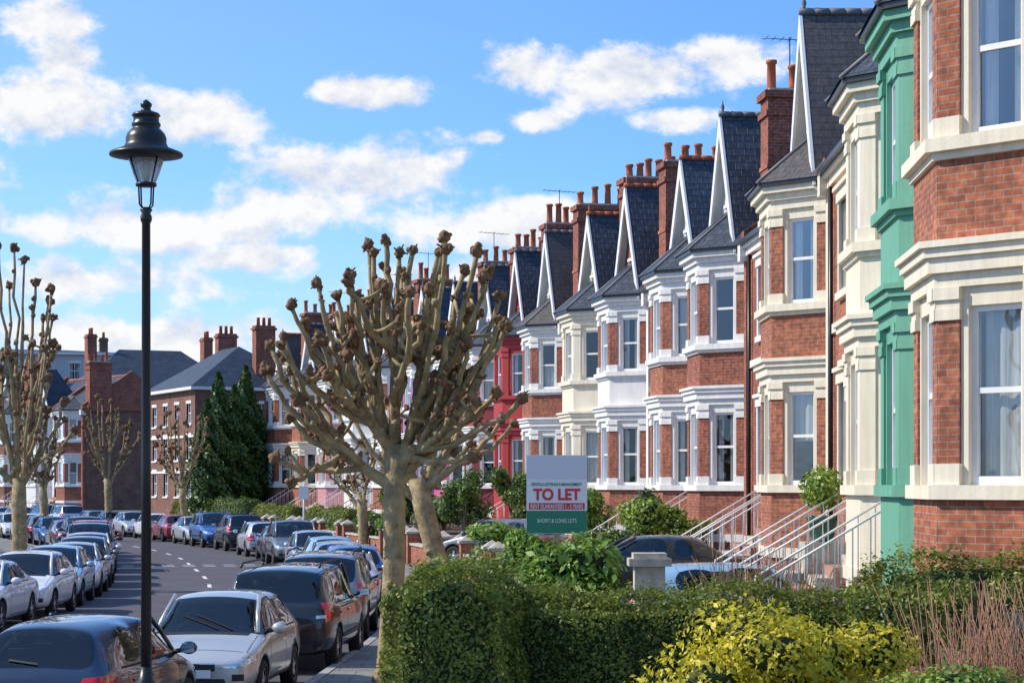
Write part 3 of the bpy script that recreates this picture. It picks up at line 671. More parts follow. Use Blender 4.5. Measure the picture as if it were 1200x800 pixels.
for _ in range(420):
    x=random.uniform(3.3,4.6); y=random.uniform(15.4,16.6); lx=random.gauss(0,.3); hgt=random.uniform(.9,1.8)
    a=(x+lx*.4,y+random.gauss(0,.1),.5+hgt*.5)
    mb.tube([(x,y,.5),a,(x+lx,y+random.gauss(0,.15),.5+hgt)],[.007,.006,.003],4,'twig')
    mb.tube([a,(a[0]+random.gauss(0,.15),a[1]+random.gauss(0,.1),a[2]+random.uniform(.2,.5))],[.005,.002],4,'twig')
mb.obj('bare_dogwood_shrub')
mb=MB()
for _ in range(220):
    x=random.uniform(2.9,4.3); y=random.uniform(29,31); lx=random.gauss(0,.3); hgt=random.uniform(.7,1.5)
    mb.tube([(x,y,.6),(x+lx*.4,y+random.gauss(0,.1),.6+hgt*.5),(x+lx,y+random.gauss(0,.15),.6+hgt)],[.012,.009,.004],4,'twig')
mb.obj('bare_dogwood_shrub')
def pxp(x,y,Y): return ((x-600)*Y/2400,Y,3+(568-y)*Y/2400)
for (x,y,Y,r,m,sz) in [(775,612,52,(1.0,.7,.65),'lime',.12),(545,585,74,(1.0,1,1.0),'shrub',.16),(600,575,78,(.8,.8,.8),'shrub',.16),(520,600,80,(1.2,1,.7),'shrub',.18),(580,628,60,(.9,.8,.45),'laurel',.14),
      (760,600,56,(.7,.6,.6),'conifer',.13),(695,600,62,(.6,.5,.8),'laurel',.14),(735,628,48,(.6,.5,.4),'shrub',.1),(640,600,70,(.8,.6,.7),'shrub',.16),(480,590,88,(1.2,1,.8),'shrub',.2),(620,640,44,(.6,.6,.5),'laurel',.12),(465,600,70,(.5,.5,.5),'laurel',.15)]:
    bush('garden_shrub',pxp(x,y,Y),r,2600,sz,m,clumps=9)
for (Ya,Yb,h,m) in [(84,90,1.7,'shrub'),(92,101,1.9,'privet'),(104,112,1.9,'privet'),(113,121,2.2,'shrub'),(122,130,2.0,'privet')]:
    a,b=sY(Ya),sY(Yb); hedge('privet_hedge',[Po(a+(b-a)*i/4,4.5) for i in range(5)],.9,.2,h,6500,.12,m,rnd=.25,wob=.1)
for (Ya,Yb,h,m) in [(90,112,1.5,'shrub'),(114,150,1.7,'shrub'),(152,185,1.8,'shrub')]:
    a,b=sY(Ya),sY(Yb); hedge('boundary_hedge',[Po(a+(b-a)*i/6,KL+4.0) for i in range(7)],1,.1,h,8000,.16,m,rnd=.25,wob=.15)
def conifer(name,x,y,h,r,n):
    root=empty(name); t=RNG.uniform(0,1,n)**.8; an=RNG.uniform(0,2*np.pi,n)
    prof=np.minimum(1,(1-t)*1.7)**.9*(.72+.25*np.sin(t*33+an*3)+.22*np.sin(an*5+t*13)+.12*np.sin(an*9+t*51)); rad=r*prof*RNG.uniform(.7,1.2,n)
    P=np.stack([x+rad*np.cos(an),y+rad*np.sin(an),.5+t*h],1); nr=np.stack([np.cos(an),np.sin(an),np.full(n,.3)],1)
    leaves('foliage',P,.3,'conifer',root,nrm=nr,aspect=.5)
    mb=MB(); mb.tube([(x,y,0),(x,y,h*.9)],[.22,.04],8,'bark_grey'); mb.lathe((x,y,.6),[(r*.45,0),(r*.5,h*.3),(r*.3,h*.6),(.08,h*.9)],10,'core'); mb.obj('trunk_and_shade_core',root)  # trunk plus a dark core that paints the shade inside the foliage
for (xp,yv,hh,rr) in ((243,122,7.6,1.3),(256,124,9.3,1.6),(275,125,8.6,1.5),(288,126,9.8,1.7),(302,127,7.4,1.4)):
    p=pxp(xp,0,yv); conifer('conifer_tree',p[0],yv,hh,rr,8000)
P=[]
for i in range(60):
    x=-130+i*4.5+random.uniform(-2,2); y=260+random.uniform(-15,40); c=np.array([x,y,random.uniform(3,6)]); d=RNG.normal(size=(220,3)); d/=np.linalg.norm(d,axis=1)[:,None]; P.append(c+d*np.array([4.5,3,random.uniform(3,5)])*RNG.uniform(.4,1,(220,1)))
leaves('distant_trees',np.concatenate(P),1.1,'shrub')

def gwall(s,W,mat='brick'):
    mb=MB(); n=6; a0,a1=s+.35,s+W-1.5
    for i in range(n):
        A=Po(a0+(a1-a0)*i/n,4.95); B=Po(a0+(a1-a0)*(i+1)/n,4.95); e=B-A; ln=np.linalg.norm(e); e/=ln; nn=(-e[1],e[0])
        mb.obox(A,e,nn,0,ln,-.11,.11,.05,.85,mat); mb.obox(A,e,nn,0,ln,-.16,.16,.85,.93,'stone')
    for ss in (a0-.2,a1+.2,):
        A=Po(ss,4.95); t=Tn(ss); nn=(-t[1],t[0]); mb.obox(A,t,nn,-.22,.22,-.22,.22,.05,1.25,mat); mb.obox(A,t,nn,-.28,.28,-.28,.28,1.25,1.33,'stone')
        z=1.33; q=[Vector((*(np.array(A)+t*a+np.array(nn)*b),z)) for a,b in ((-.24,-.24),(.24,-.24),(.24,.24),(-.24,.24))]; top=Vector((A[0],A[1],z+.18))
        for i in range(4): mb.poly([q[i],q[(i+1)%4],top],'stone')
    mb.obj('garden_wall')
    mb=MB(); A=Po(s,4.7); B=Po(s,.3); e=B-A; ln=np.linalg.norm(e); e/=ln; nn=(-e[1],e[0])
    mb.obox(A,e,nn,0,ln,-.11,.11,.2,1.25,mat); mb.obox(A,e,nn,0,ln,-.15,.15,1.25,1.32,'stone'); mb.obj('garden_wall')
for i,h in enumerate(H):
    if i in (0,3,4): continue
    a,b=sY(h[0]),sY(h[1]); gwall(a,b-a,['brick','brick2'][i%2])
mb=MB(); mb.box(1.62,2.02,27.0,27.4,.4,1.93,'stone'); mb.box(1.54,2.10,26.92,27.48,1.93,2.03,'stone'); mb.box(1.60,2.04,26.98,27.42,2.03,2.1,'stone'); mb.obj('gate_pier')
mb=MB(); root=empty('potted_bay_tree')
px_,py_=5.35,35.3
mb.obox((px_,py_),(1,0),(0,1),-.35,.35,-.35,.35,.6,2.02,'stone')
mb.lathe((px_,py_,2.02),[(.17,0),(.2,.05),(.26,.38),(.29,.4),(.29,.46),(.24,.46)],14,'door2'); mb.tube([(px_,py_,2.4),(px_,py_,2.8)],[.03,.025],6,'bark_grey'); mb.obj('pot',root)
d=RNG.normal(size=(1500,3)); d/=np.linalg.norm(d,axis=1)[:,None]; P=np.array([px_,py_,2.95])+d*np.array([.38,.38,.36])*RNG.uniform(.4,1.1,(1500,1)); leaves('leaves',P,.09,'lime',root,nrm=d)

# ---------------------------------------------------------------- street lamp
mb=MB(); lx,ly=-3.43,19.2; root=empty('street_lamp')
Z=lambda y:3+(568-y)*ly/2400
mb.lathe((lx,ly,.1),[(.15,0),(.15,.06),(.12,.1),(.11,.9),(.125,.93),(.125,1.0),(.07,1.08),(.052,1.2)],18,'iron')
mb.lathe((lx,ly,0),[(.052,1.3),(.045,3.2),(.04,Z(262)),(.055,Z(258)),(.055,Z(254)),(.04,Z(250)),(.06,Z(246)),(.035,Z(243))],16,'iron')
zb,zt=Z(216),Z(186)
for k in range(4):
    a=math.pi/4+k*math.pi/2; c,s_=math.cos(a),math.sin(a)
    mb.tube([(lx+.03*c,ly+.03*s_,Z(246)),(lx+.075*c,ly+.075*s_,Z(240)),(lx+.085*c,ly+.085*s_,zb),(lx+.18*c,ly+.18*s_,zt)],[.009]*4,6,'iron')
mb.lathe((lx,ly,0),[(.095,zb-.02),(.1,zb),(.095,zb+.012)],20,'iron')
mb.lathe((lx,ly,0),[(.17,zt-.01),(.2,zt),(.34,Z(183)),(.345,Z(181)),(.335,Z(179)),(.21,Z(173)),(.19,Z(168)),(.19,Z(162)),(.175,Z(157)),(.14,Z(152)),(.12,Z(150)),(.135,Z(148)),(.135,Z(145)),(.12,Z(143)),(.12,Z(137)),(.135,Z(136)),(.12,Z(133)),(.05,Z(130)),(.04,Z(127)),(.052,Z(125)),(.055,Z(122)),(.03,Z(119)),(.01,Z(117))],28,'iron')
m_,nt_,b_=newmat('lantern_glass'); b_.inputs['Base Color'].default_value=(.9,.88,.83,1); b_.inputs['Transmission Weight'].default_value=.75; b_.inputs['Roughness'].default_value=.25; b_.inputs['Alpha'].default_value=.75; M['lglass']=m_
M['bulb']=simple('lamp_bulb',(.8,.78,.7),.3)
mb.obj('post_and_hood',root)
m2=MB(); m2.lathe((lx,ly,0),[(.085,zb+.005),(.12,zb+.09),(.165,zt-.012)],24,'lglass',cap=False); m2.obj('glass',root)
m2=MB(); m2.lathe((lx,ly,0),[(.02,zb+.03),(.04,zb+.08),(.05,zb+.14),(.03,zt)],12,'bulb'); m2.obj('bulb',root)

# ---------------------------------------------------------------- to let sign
root=empty('to_let_sign'); SYp=26.0; sxp=.565
zf=lambda y:3+(568-y)*SYp/2400
x0,x1=(617-600)*SYp/2400,(688-600)*SYp/2400
M['signw']=simple('sign_white',(.8,.8,.82),.35); M['signg']=simple('sign_green',(.02,.2,.11),.35); M['signr']=simple('sign_red',(.62,.03,.04),.4); M['signgrey']=simple('sign_grey',(.66,.67,.73),.4)
M['wood']=simple('timber_post',(.4,.3,.2),.8,var=.3)
mb=MB()
mb.box(x0,x1,SYp,SYp+.012,zf(625),zf(533),'signw')
mb.box(x0+.002,x1-.002,SYp-.003,SYp,zf(624.5),zf(598),'signg')
mb.box(x0+.002,x1-.002,SYp-.003,SYp,zf(561),zf(533.3),'signgrey')
mb.box(x0+.03,x1-.03,SYp-.004,SYp-.001,zf(596.5),zf(589),'signr')
mb.box(sxp-.04,sxp+.04,SYp+.013,SYp+.075,.3,zf(536),'wood')
mb.obj('board_and_post',root)
def text(t,cx,y0,h,w,mk,bold=.0,dy=-.006):
    cu=bpy.data.curves.new('lettering','FONT'); cu.body=t; cu.align_x='CENTER'; cu.size=1; cu.extrude=.002; cu.offset=bold
    o=bpy.data.objects.new('lettering',cu); COL.objects.link(o); bpy.context.view_layer.update()
    d=o.dimensions; me=bpy.data.meshes.new_from_object(o.evaluated_get(bpy.context.evaluated_depsgraph_get())); bpy.data.objects.remove(o)
    xs=[v.co.x for v in me.vertices]; ys=[v.co.y for v in me.vertices]; sx=w/(max(xs)-min(xs)); sy=h/(max(ys)-min(ys)); xm=(max(xs)+min(xs))/2; ym=min(ys)
    for v in me.vertices: v.co=((v.co.x-xm)*sx+cx,SYp+dy+v.co.z*.5,(v.co.y-ym)*sy+y0)
    me.materials.clear(); me.materials.append(M[mk]); o=bpy.data.objects.new('lettering',me); COL.objects.link(o); o.parent=root
cxs=(x0+x1)/2
text('TO LET',cxs,zf(586),zf(572)-zf(586),.60,'signr',bold=.035)
text('RENT GUARANTEED 1 - 5 YEARS',cxs,zf(595.5),.055,.66,'signw',bold=.01,dy=-.008)
text('RENTALS LETTINGS & MANAGEMENT',cxs,zf(569),.04,.64,'signg',bold=.01)
text('SHORT & LONG LETS',cxs,zf(612),.05,.5,'signw')

# ---------------------------------------------------------------- cars
M['tyre']=simple('tyre',(.018,.018,.018),.85); M['rim']=simple('alloy',(.5,.5,.52),.3,metal=.8); M['plastic']=simple('black_plastic',(.02,.02,.022),.5)
M['tail']=simple('tail_lamp',(.65,.01,.01),.12,coat=.8); M['head']=simple('headlamp',(.6,.63,.66),.08,metal=.5,coat=1); M['ply']=simple('plate_yellow',(.8,.6,.05),.4); M['plw']=simple('plate_white',(.8,.8,.8),.4); M['seam']=simple('panel_gap',(.006,.006,.006),.8)
M['chrome']=simple('chrome',(.7,.7,.7),.12,metal=1); M['seat']=simple('seat_cloth',(.06,.06,.065),.9,var=.3)
def carpaint(name,col,metal=.35):
    m,nt,b=newmat(name); b.inputs['Base Color'].default_value=c4(col); b.inputs['Metallic'].default_value=metal; b.inputs['Roughness'].default_value=.32; b.inputs['Coat Weight'].default_value=1; b.inputs['Coat Roughness'].default_value=.03
    tc=N(nt,'ShaderNodeTexCoord'); no=N(nt,'ShaderNodeTexNoise'); no.inputs['Scale'].default_value=3; no.inputs['Detail'].default_value=6; L(nt,tc.outputs['Object'],no.inputs['Vector'])
    mr=N(nt,'ShaderNodeMapRange'); mr.inputs[3].default_value=.2; mr.inputs[4].default_value=.42; L(nt,no.outputs[0],mr.inputs[0]); L(nt,mr.outputs[0],b.inputs['Roughness']); return m
M['paint']=carpaint('car_paint_base',(.3,.3,.3))
def car_mesh(kind):
    if kind=='hatch': Ln,Wd,Hh=4.05,1.74,1.48; hood=.93; cowl,rf_,bp_,cp_,rr,rb=1.02,.38,-.42,-1.25,-1.55,-1.88; belt=.92; rbz=.98; tz=.94; rw=.70; zb=.2; wr=.31; ax=(1.25,-1.25)
    elif kind=='suv': Ln,Wd,Hh=4.5,1.84,1.70; hood=1.05; cowl,rf_,bp_,cp_,rr,rb=1.12,.5,-.4,-1.35,-1.85,-2.12; belt=1.06; rbz=1.12; tz=1.08; rw=.75; zb=.27; wr=.36; ax=(1.38,-1.32)
    else: Ln,Wd,Hh=4.5,1.78,1.43; hood=.92; cowl,rf_,bp_,cp_,rr,rb=.95,.25,-.5,-1.0,-1.15,-1.72; belt=.92; rbz=1.0; tz=.97; rw=.68; zb=.18; wr=.32; ax=(1.38,-1.3)
    w=Wd/2; hl=Ln/2
    St=[
     (hl,.70,hood*.62,hood*.66,.50,0),(hl-.09,.88,hood*.70,hood*.755,.62,0),(hl-.42,.965,hood*.82,hood*.885,.70,0),(hl-.8,.99,hood*.90,hood*.96,.74,0),
     (cowl,1,belt*.97,hood+.03,.80,0),(rf_,1,belt,Hh-.045,rw,1),(bp_+.45,1,belt,Hh,rw,1),(bp_+.045,1,belt+.005,Hh,rw,1),(bp_-.045,1,belt+.005,Hh,rw,1),(cp_,1,belt+.015,Hh-.02,rw,1),(rr,.985,belt+.02,Hh-.07,rw-.02,1),(rb,.965,rbz-.05,rbz,.78,0)]
    if kind=='sedan': St+=[(-hl+.12,.93,tz-.07,tz,.74,0)]
    St+=[(-hl+.02,.90,tz-.10,tz-.03,.70,0),(-hl-.02,.86,.62,.70,.66,0)]
    R=9; bm=bmesh.new(); grid=[]
    for (x,wf,bt,top,rwf,cab) in St:
        W_=w*wf; e=abs(x)/hl; zl=zb+(.06 if e>.9 else 0)
        rows=[(0,zl),(.86*W_,zl),(.965*W_,zl+.13),(W_,zl+(bt-zl)*.52),(.975*W_,bt-.02),(.925*W_,bt+.035 if cab else (bt+top)/2+.0),(rwf*w if cab else min(rwf*w,.86*W_),top-.055 if cab else top-.012),(rwf*w*.6,top-.008 if cab else top+.004),(0,top+.008 if cab else top+.012)]
        pos=[bm.verts.new((x,y,z)) for y,z in rows]; neg=[pos[0]]+[bm.verts.new((x,-y,z)) for y,z in rows[1:-1]]+[pos[-1]]
        grid.append((pos,neg))
    mats=['paint','cglass','plastic','seam']
    nS=len(St)
    for i in range(nS-1):
        for sd in (0,1):
            A,B=grid[i][sd],grid[i+1][sd]
            for j in range(R-1):
                vs=[A[j],A[j+1],B[j+1],B[j]]; 
                if sd: vs=vs[::-1]
                vs=list(dict.fromkeys(vs)); 
                f=bm.faces.new(vs); f.smooth=True; mi=0
                if j==0: mi=2
                if j==5 and 4<=i<=9: mi=1
                if j==5 and i==7: mi=2
                if j==5 and i==9 and kind!='suv': mi=0
                if j>=6 and i in (4,10): mi=1
                f.material_index=mi
    for i in (0,nS-1):
        p,n=grid[i]
        for j in range(R-1):
            vs=[p[j],n[j],n[j+1],p[j+1]]; vs=list(dict.fromkeys(vs))
            if i: vs=vs[::-1]
            if len(vs)>=3: f=bm.faces.new(vs); f.smooth=True; f.material_index=0
    bmesh.ops.recalc_face_normals(bm,faces=bm.faces)
    cl=bm.edges.layers.float.new('crease_edge')
    for e in bm.edges:
        ms={f.material_index for f in e.link_faces}
        if 1 in ms and len(ms)>1: e[cl]=.55
    me=bpy.data.meshes.new('car'); bm.to_mesh(me); bm.free()
    for k in mats: me.materials.append(M[k])
    o=bpy.data.objects.new('tmp',me); COL.objects.link(o)
    sb=o.modifiers.new('s','SUBSURF'); sb.levels=2; sb.render_levels=2
    cut=MB()
    for a in ax:
        for sy in (-1,1):
            cut.tube([(a,sy*(w-.28),wr+.01),(a,sy*(w+.3),wr+.01)],[wr+.06,wr+.06],28,'plastic')
    co=bpy.data.objects.new('cut',cut.mesh('cut')); COL.objects.link(co)
    bo=o.modifiers.new('b','BOOLEAN'); bo.object=co; bo.operation='DIFFERENCE'; bo.solver='EXACT'
    try: bo.material_mode='TRANSFER'
    except Exception: pass
    bpy.context.view_layer.update(); dg=bpy.context.evaluated_depsgraph_get(); ev=o.evaluated_get(dg)
    body=bpy.data.meshes.new_from_object(ev); bpy.data.objects.remove(o); bpy.data.objects.remove(co)
    bvh=BVHTree.FromPolygons([v.co.copy() for v in body.vertices],[tuple(p.vertices) for p in body.polygons])
    d=MB(); d.mi('paint')
    def patch(c4_,dirv,mat,off=.006,n=8,m=4):
        c=[Vector(q) for q in c4_]; dv=Vector(dirv).normalized(); vs=[]
        for i in range(n+1):
            for j in range(m+1):
                a,b=i/n,j/m; p=(c[0]*(1-a)+c[1]*a)*(1-b)+(c[3]*(1-a)+c[2]*a)*b
                h=bvh.ray_cast(p-dv*2.5,dv,6)
                if h[0] is None: return
                vs.append(h[0]-dv*off)
        d.raw(vs,[(i*(m+1)+j,(i+1)*(m+1)+j,(i+1)*(m+1)+j+1,i*(m+1)+j+1) for i in range(n) for j in range(m)],mat,True)
    hb=hood
    d.box(rr+.05,cowl-.12,-.84*w,.84*w,zb+.05,zb+.4,'seat')
    d.box(cowl-.45,cowl-.1,-.80*w,.80*w,belt-.3,belt-.02,'plastic')
    if kind=='sedan': d.box(rb+.1,rr+.3,-.76*w,.76*w,belt-.2,belt-.02,'plastic')
    else: d.box(rb+.15,rr+.1,-.76*w,.76*w,belt-.25,belt-.06,'plastic')
    for xs_,yy_ in ((bp_+.1,.38),(bp_+.1,-.38),(cp_+.22,.42),(cp_+.22,-.42),(cp_+.22,0)):
        hw_=.23 if xs_>cp_+.3 else .2
        d.box(xs_-.08,xs_+.07,yy_-hw_,yy_+hw_,zb+.35,min(belt+.22,Hh-.3),'seat')
        d.blob((xs_-.02,yy_,min(belt+.33,Hh-.22)),.12,'seat',8,6,0,sq=(.5,1.1,.75))
    d.tube([(cowl-.5,-.36+.18*math.cos(t_),belt-.02+.17*math.sin(t_)) for t_ in [k*math.pi/8 for k in range(17)]],[.014]*17,5,'plastic')
    d.blob((rf_-.18,0,Hh-.16),.1,'plastic',8,5,0,sq=(.25,1.1,.35))
    for sy in (-1,1):
        z=hb*.70
        patch([(hl,sy*.42*w,z-.1),(hl,sy*.90*w,z-.07),(hl,sy*.93*w,z+.05),(hl,sy*.55*w,z+.0)],(-1,0,0),'head')
        patch([(hl,sy*.90*w,z-.06),(hl-.3,sy*1.05*w,z+.0),(hl-.35,sy*1.05*w,z+.07),(hl,sy*.92*w,z+.05)],(-.7,-sy*.7,0),'head')
        patch([(hl,sy*.62*w,.33+zb*.3),(hl,sy*.8*w,.33+zb*.3),(hl,sy*.8*w,.42+zb*.3),(hl,sy*.62*w,.42+zb*.3)],(-1,0,0),'plastic')
        if kind=='suv': a,b,za,zb2=.66,.93,.82,1.14
        elif kind=='hatch': a,b,za,zb2=.60,.93,.66,.92
        else: a,b,za,zb2=.52,.93,.70,.88
        patch([(-hl,sy*a*w,za),(-hl,sy*b*w,za+.02),(-hl,sy*b*w,zb2),(-hl,sy*(a+.06)*w,zb2-.02)],(1,0,0),'tail',.012)
        patch([(-hl,sy*.90*w,za+.02),(-hl+.28,sy*1.05*w,za+.08),(-hl+.30,sy*1.05*w,zb2),(-hl,sy*.92*w,zb2)],(.7,-sy*.7,0),'tail',.012)
        patch([(-hl,sy*(a+.06)*w,za+.07),(-hl,sy*(b-.04)*w,za+.08),(-hl,sy*(b-.04)*w,za+.13),(-hl,sy*(a+.06)*w,za+.12)],(1,0,0),'head',.016)
        for x in (rf_+.42,bp_,cp_+.05):
            zt_=belt+.03
            patch([(x-.006,sy*2,zb+.1),(x+.006,sy*2,zb+.1),(x+.006,sy*2,zt_),(x-.006,sy*2,zt_)],(0,-sy,0),'seam',.002,1,8)
        patch([(cp_,sy*2,zb+.13),(rf_+.42,sy*2,zb+.13),(rf_+.42,sy*2,zb+.142),(cp_,sy*2,zb+.142)],(0,-sy,0),'seam',.002,10,1)
        patch([(ax[1]+wr+.1,sy*2,zb+.02),(ax[0]-wr-.1,sy*2,zb+.02),(ax[0]-wr-.1,sy*2,zb+.1),(ax[1]+wr+.1,sy*2,zb+.1)],(0,-sy,0),'plastic',.006,10,1)
        patch([(cp_-.1,sy*2,belt+.035),(rf_+.5,sy*2,belt+.03),(rf_+.5,sy*2,belt+.05),(cp_-.1,sy*2,belt+.055)],(0,-sy,0),'seam',.004,10,1)
        if kind=='suv': patch([(ax[1]+wr+.1,sy*2,.5),(ax[0]-wr-.1,sy*2,.5),(ax[0]-wr-.1,sy*2,.58),(ax[1]+wr+.1,sy*2,.58)],(0,-sy,0),'plastic',.01,10,1)
        for x in (bp_+.1,cp_+.22): d.box(x,x+.2,sy*w*.985-.012,sy*w*.985+.02,belt-.14,belt-.11,'paint')
        d.tube([(cowl-.02,sy*.815*w,hood+.04),(cowl*.5+rf_*.5,sy*(.79*w+rw*w)/2*1.0,(hood+Hh)/2+.02),(rf_-.05,sy*rw*w*.985,Hh-.035)],[.03,.032,.03],6,'paint')
        mx=cowl-.22
        d.blob((mx,sy*(w+.10),belt+.1),.1,'paint',10,8,0,sq=(.65,1.1,.8)); d.tube([(mx,sy*(w*.9),belt+.05),(mx,sy*(w+.05),belt+.08)],[.03,.03],6,'plastic')
        d.poly([(mx-.068,sy*(w+.02),belt+.04),(mx-.068,sy*(w+.19),belt+.05),(mx-.068,sy*(w+.18),belt+.16),(mx-.068,sy*(w+.03),belt+.15)],'chrome')
        if kind=='suv':
            d.tube([(rf_-.1,sy*rw*w*.92,Hh),(rf_-.25,sy*rw*w*.92,Hh+.05),(rr+.3,sy*rw*w*.92,Hh+.04),(rr+.12,sy*rw*w*.92,Hh-.02)],[.02]*4,6,'plastic')
        patch([(cowl-.03,sy*.1+.25,3),(cowl-.28,sy*.1-.3,3),(cowl-.30,sy*.1-.29,3),(cowl-.05,sy*.1+.26,3)],(0,0,-1),'seam',.012,6,1)
    patch([(hl,-.36*w,hb*.56),(hl,.36*w,hb*.56),(hl,.36*w,hb*.66),(hl,-.36*w,hb*.66)],(-1,0,0),'plastic')
    patch([(hl,-.36*w,hb*.66),(hl,.36*w,hb*.66),(hl,.36*w,hb*.675),(hl,-.36*w,hb*.675)],(-1,0,0),'chrome',.01)
    patch([(hl,-.55*w,.32),(hl,.55*w,.32),(hl,.5*w,.42),(hl,-.5*w,.42)],(-1,0,0),'plastic')
    patch([(hl,-.26,.43),(hl,.26,.43),(hl,.26,.54),(hl,-.26,.54)],(-1,0,0),'plw',.014,6,2)
    pz=.72 if kind=='suv' else (.70 if kind=='hatch' else .62)
    patch([(-hl,-.26,pz-.06),(-hl,.26,pz-.06),(-hl,.26,pz+.05),(-hl,-.26,pz+.05)],(1,0,0),'ply',.014,6,2)
    patch([(-hl,-.3,pz+.07),(-hl,.3,pz+.07),(-hl,.3,pz+.1),(-hl,-.3,pz+.1)],(1,0,0),'chrome',.012,6,1)
    patch([(-hl,-.85*w,.53),(-hl,.85*w,.53),(-hl,.85*w,.545),(-hl,-.85*w,.545)],(1,0,0),'seam',.003,12,1)
    patch([(-hl,-.8*w,zb+.1),(-hl,.8*w,zb+.1),(-hl,.8*w,zb+.22),(-hl,-.8*w,zb+.22)],(1,0,0),'plastic',.006,12,1)
    patch([(hl-.3,-.84*w,3),(hl-.3,.84*w,3),(hl-.29,.84*w,3),(hl-.29,-.84*w,3)],(0,0,-1),'seam',.002,12,1)
    for sy in (-1,1): patch([(hl-.3,sy*.80*w,3),(cowl+.05,sy*.82*w,3),(cowl+.05,sy*.81*w,3),(hl-.3,sy*.79*w,3)],(0,0,-1),'seam',.002,10,1)
    patch([(cowl+.0,-.7*w,3),(cowl+.0,.7*w,3),(cowl+.07,.66*w,3),(cowl+.07,-.66*w,3)],(0,0,-1),'plastic',.005,12,1)
    patch([(rb,-.02,rbz+.05),(rb,.32,rbz+.09),(rb,.32,rbz+.11),(rb,-.02,rbz+.07)],(1,0,0),'plastic',.02,6,1)
    for a in ax:
        for sy in (-1,1):
            yo=sy*(w-.02)
            prof=[(wr-.09,-.2),(wr-.015,-.19),(wr,-.16),(wr,-.04),(wr-.02,-.005),(wr-.1,.0),(wr-.11,-.02)]
            vs=[];n=28
            for r,q in prof:
                for k in range(n): an=2*math.pi*k/n; vs.append((a+r*math.cos(an),yo+sy*q,wr+r*math.sin(an)))
            d.raw(vs,[(i*n+k,i*n+(k+1)%n,(i+1)*n+(k+1)%n,(i+1)*n+k) for i in range(len(prof)-1) for k in range(n)],'tyre',True)
            rr_=wr-.1; ring=lambda r,q:[(a+r*math.cos(2*math.pi*k/n),yo+sy*q,wr+r*math.sin(2*math.pi*k/n)) for k in range(n)]
            d.raw(ring(rr_,-.015)+ring(rr_-.03,-.02),[(k,(k+1)%n,n+(k+1)%n,n+k) for k in range(n)],'rim',True)
            d.raw(ring(rr_-.01,-.07),[tuple(range(n))],'seam')
            for k in range(5):
                an=2*math.pi*k/5+.3; ca,sa=math.cos(an),math.sin(an)
                def q_(r,t,y): return (a+r*ca-t*sa,yo+sy*y,wr+r*sa+t*ca)
                d.raw([q_(.03,-.045,-.02),q_(rr_-.02,-.03,-.025),q_(rr_-.02,.03,-.025),q_(.03,.045,-.02)],[(0,1,2,3)],'rim')
            d.blob((a,yo-sy*.03,wr),.05,'rim',10,6,0,sq=(1,.4,1))
    dm=d.mesh('det'); bm=bmesh.new(); bm.from_mesh(body)
    res=bpy.data.meshes.new('car_'+kind)
    bm2=bmesh.new(); bm2.from_mesh(dm); 
    allm=list(body.materials)
    mp=[]
    for mm in dm.materials:
        if mm in allm: mp.append(allm.index(mm))
        else: allm.append(mm); mp.append(len(allm)-1)
    for f in bm2.faces: f.material_index=mp[f.material_index]
    bm2.to_mesh(dm); bm2.free(); bm.from_mesh(dm); bm.to_mesh(res); bm.free()
    for mm in allm: res.materials.append(mm)
    return res,allm.index(M['paint'])
CM={k:car_mesh(k) for k in ('hatch','suv','sedan')}
PA={'silver':carpaint('paint_silver',(.62,.64,.67),.5),'black':carpaint('paint_black',(.012,.013,.016),.2),'darkblue':carpaint('paint_dark_blue',(.015,.035,.08),.4),'blue':carpaint('paint_blue',(.02,.12,.4),.3),'white':carpaint('paint_white',(.8,.81,.82),0),
 'grey':carpaint('paint_grey',(.2,.21,.23),.5),'red':carpaint('paint_red',(.35,.01,.014),.2),'ltblue':carpaint('paint_light_blue',(.35,.55,.72),.35),'champ':carpaint('paint_champagne',(.62,.61,.58),.45)}
def car(kind,x,y,ang,paintk,z=0.0,name='parked_car'):
    me,pi=CM[kind]; o=bpy.data.objects.new(name,me); COL.objects.link(o)
    o.location=(x,y,z); o.rotation_euler=(0,0,ang); o.material_slots[pi].link='OBJECT'; o.material_slots[pi].material=PA[paintk]; return o
up=math.pi/2
car('hatch',-5.0,24.3,up-.12,'darkblue')
car('hatch',-4.15,29.3,-up-.06,'champ')
car('suv',-3.62,34.6,up-.06,'black',name='parked_suv')
random.seed(21)
kinds=['hatch','sedan','hatch','suv','hatch','sedan']; cols=['grey','silver','blue','silver','ltblue','silver','grey','darkblue','silver','black','blue','silver','red','white','silver','grey']
s=sY(41); i=0
while s<sY(196):
    Yc=np.interp(s,ds,D[:,1])
    p=Po(s,8.95+random.uniform(-.1,.1)); t=Tn(s); a=math.atan2(t[1],t[0])+(math.pi if random.random()<.45 else 0)+random.uniform(-.02,.02)
    kd=random.choice(kinds); cc=cols[i%len(cols)]
    if 50<Yc<56: cc='blue'; a=math.atan2(t[1],t[0]); kd='hatch'
    car(kd,p[0],p[1],a,cc,name='parked_suv' if kd=='suv' else 'parked_car')
    s+=random.uniform(5.0,5.9) if random.random()<.8 else 8; i+=1
s=sY(38); cols2=['black','white','white','ltblue','silver','grey','silver','black','red','white','darkblue','silver','grey','blue']; i=0
while s<sY(196):
    p=Po(s,KL-1.1+random.uniform(-.1,.1)); t=Tn(s); a=math.atan2(t[1],t[0])+(math.pi if random.random()<.7 else 0)
    kd=random.choice(kinds); car(kd,p[0],p[1],a,cols2[i%len(cols2)],name='parked_suv' if kd=='suv' else 'parked_car'); s+=random.uniform(5.0,5.7); i+=1
car('sedan',2.75,43.2,math.pi+.05,'black',z=.52)
car('hatch',3.9,35.0,.05,'ltblue',z=.2)
car('hatch',-.3,63,2.6,'grey',z=.5)
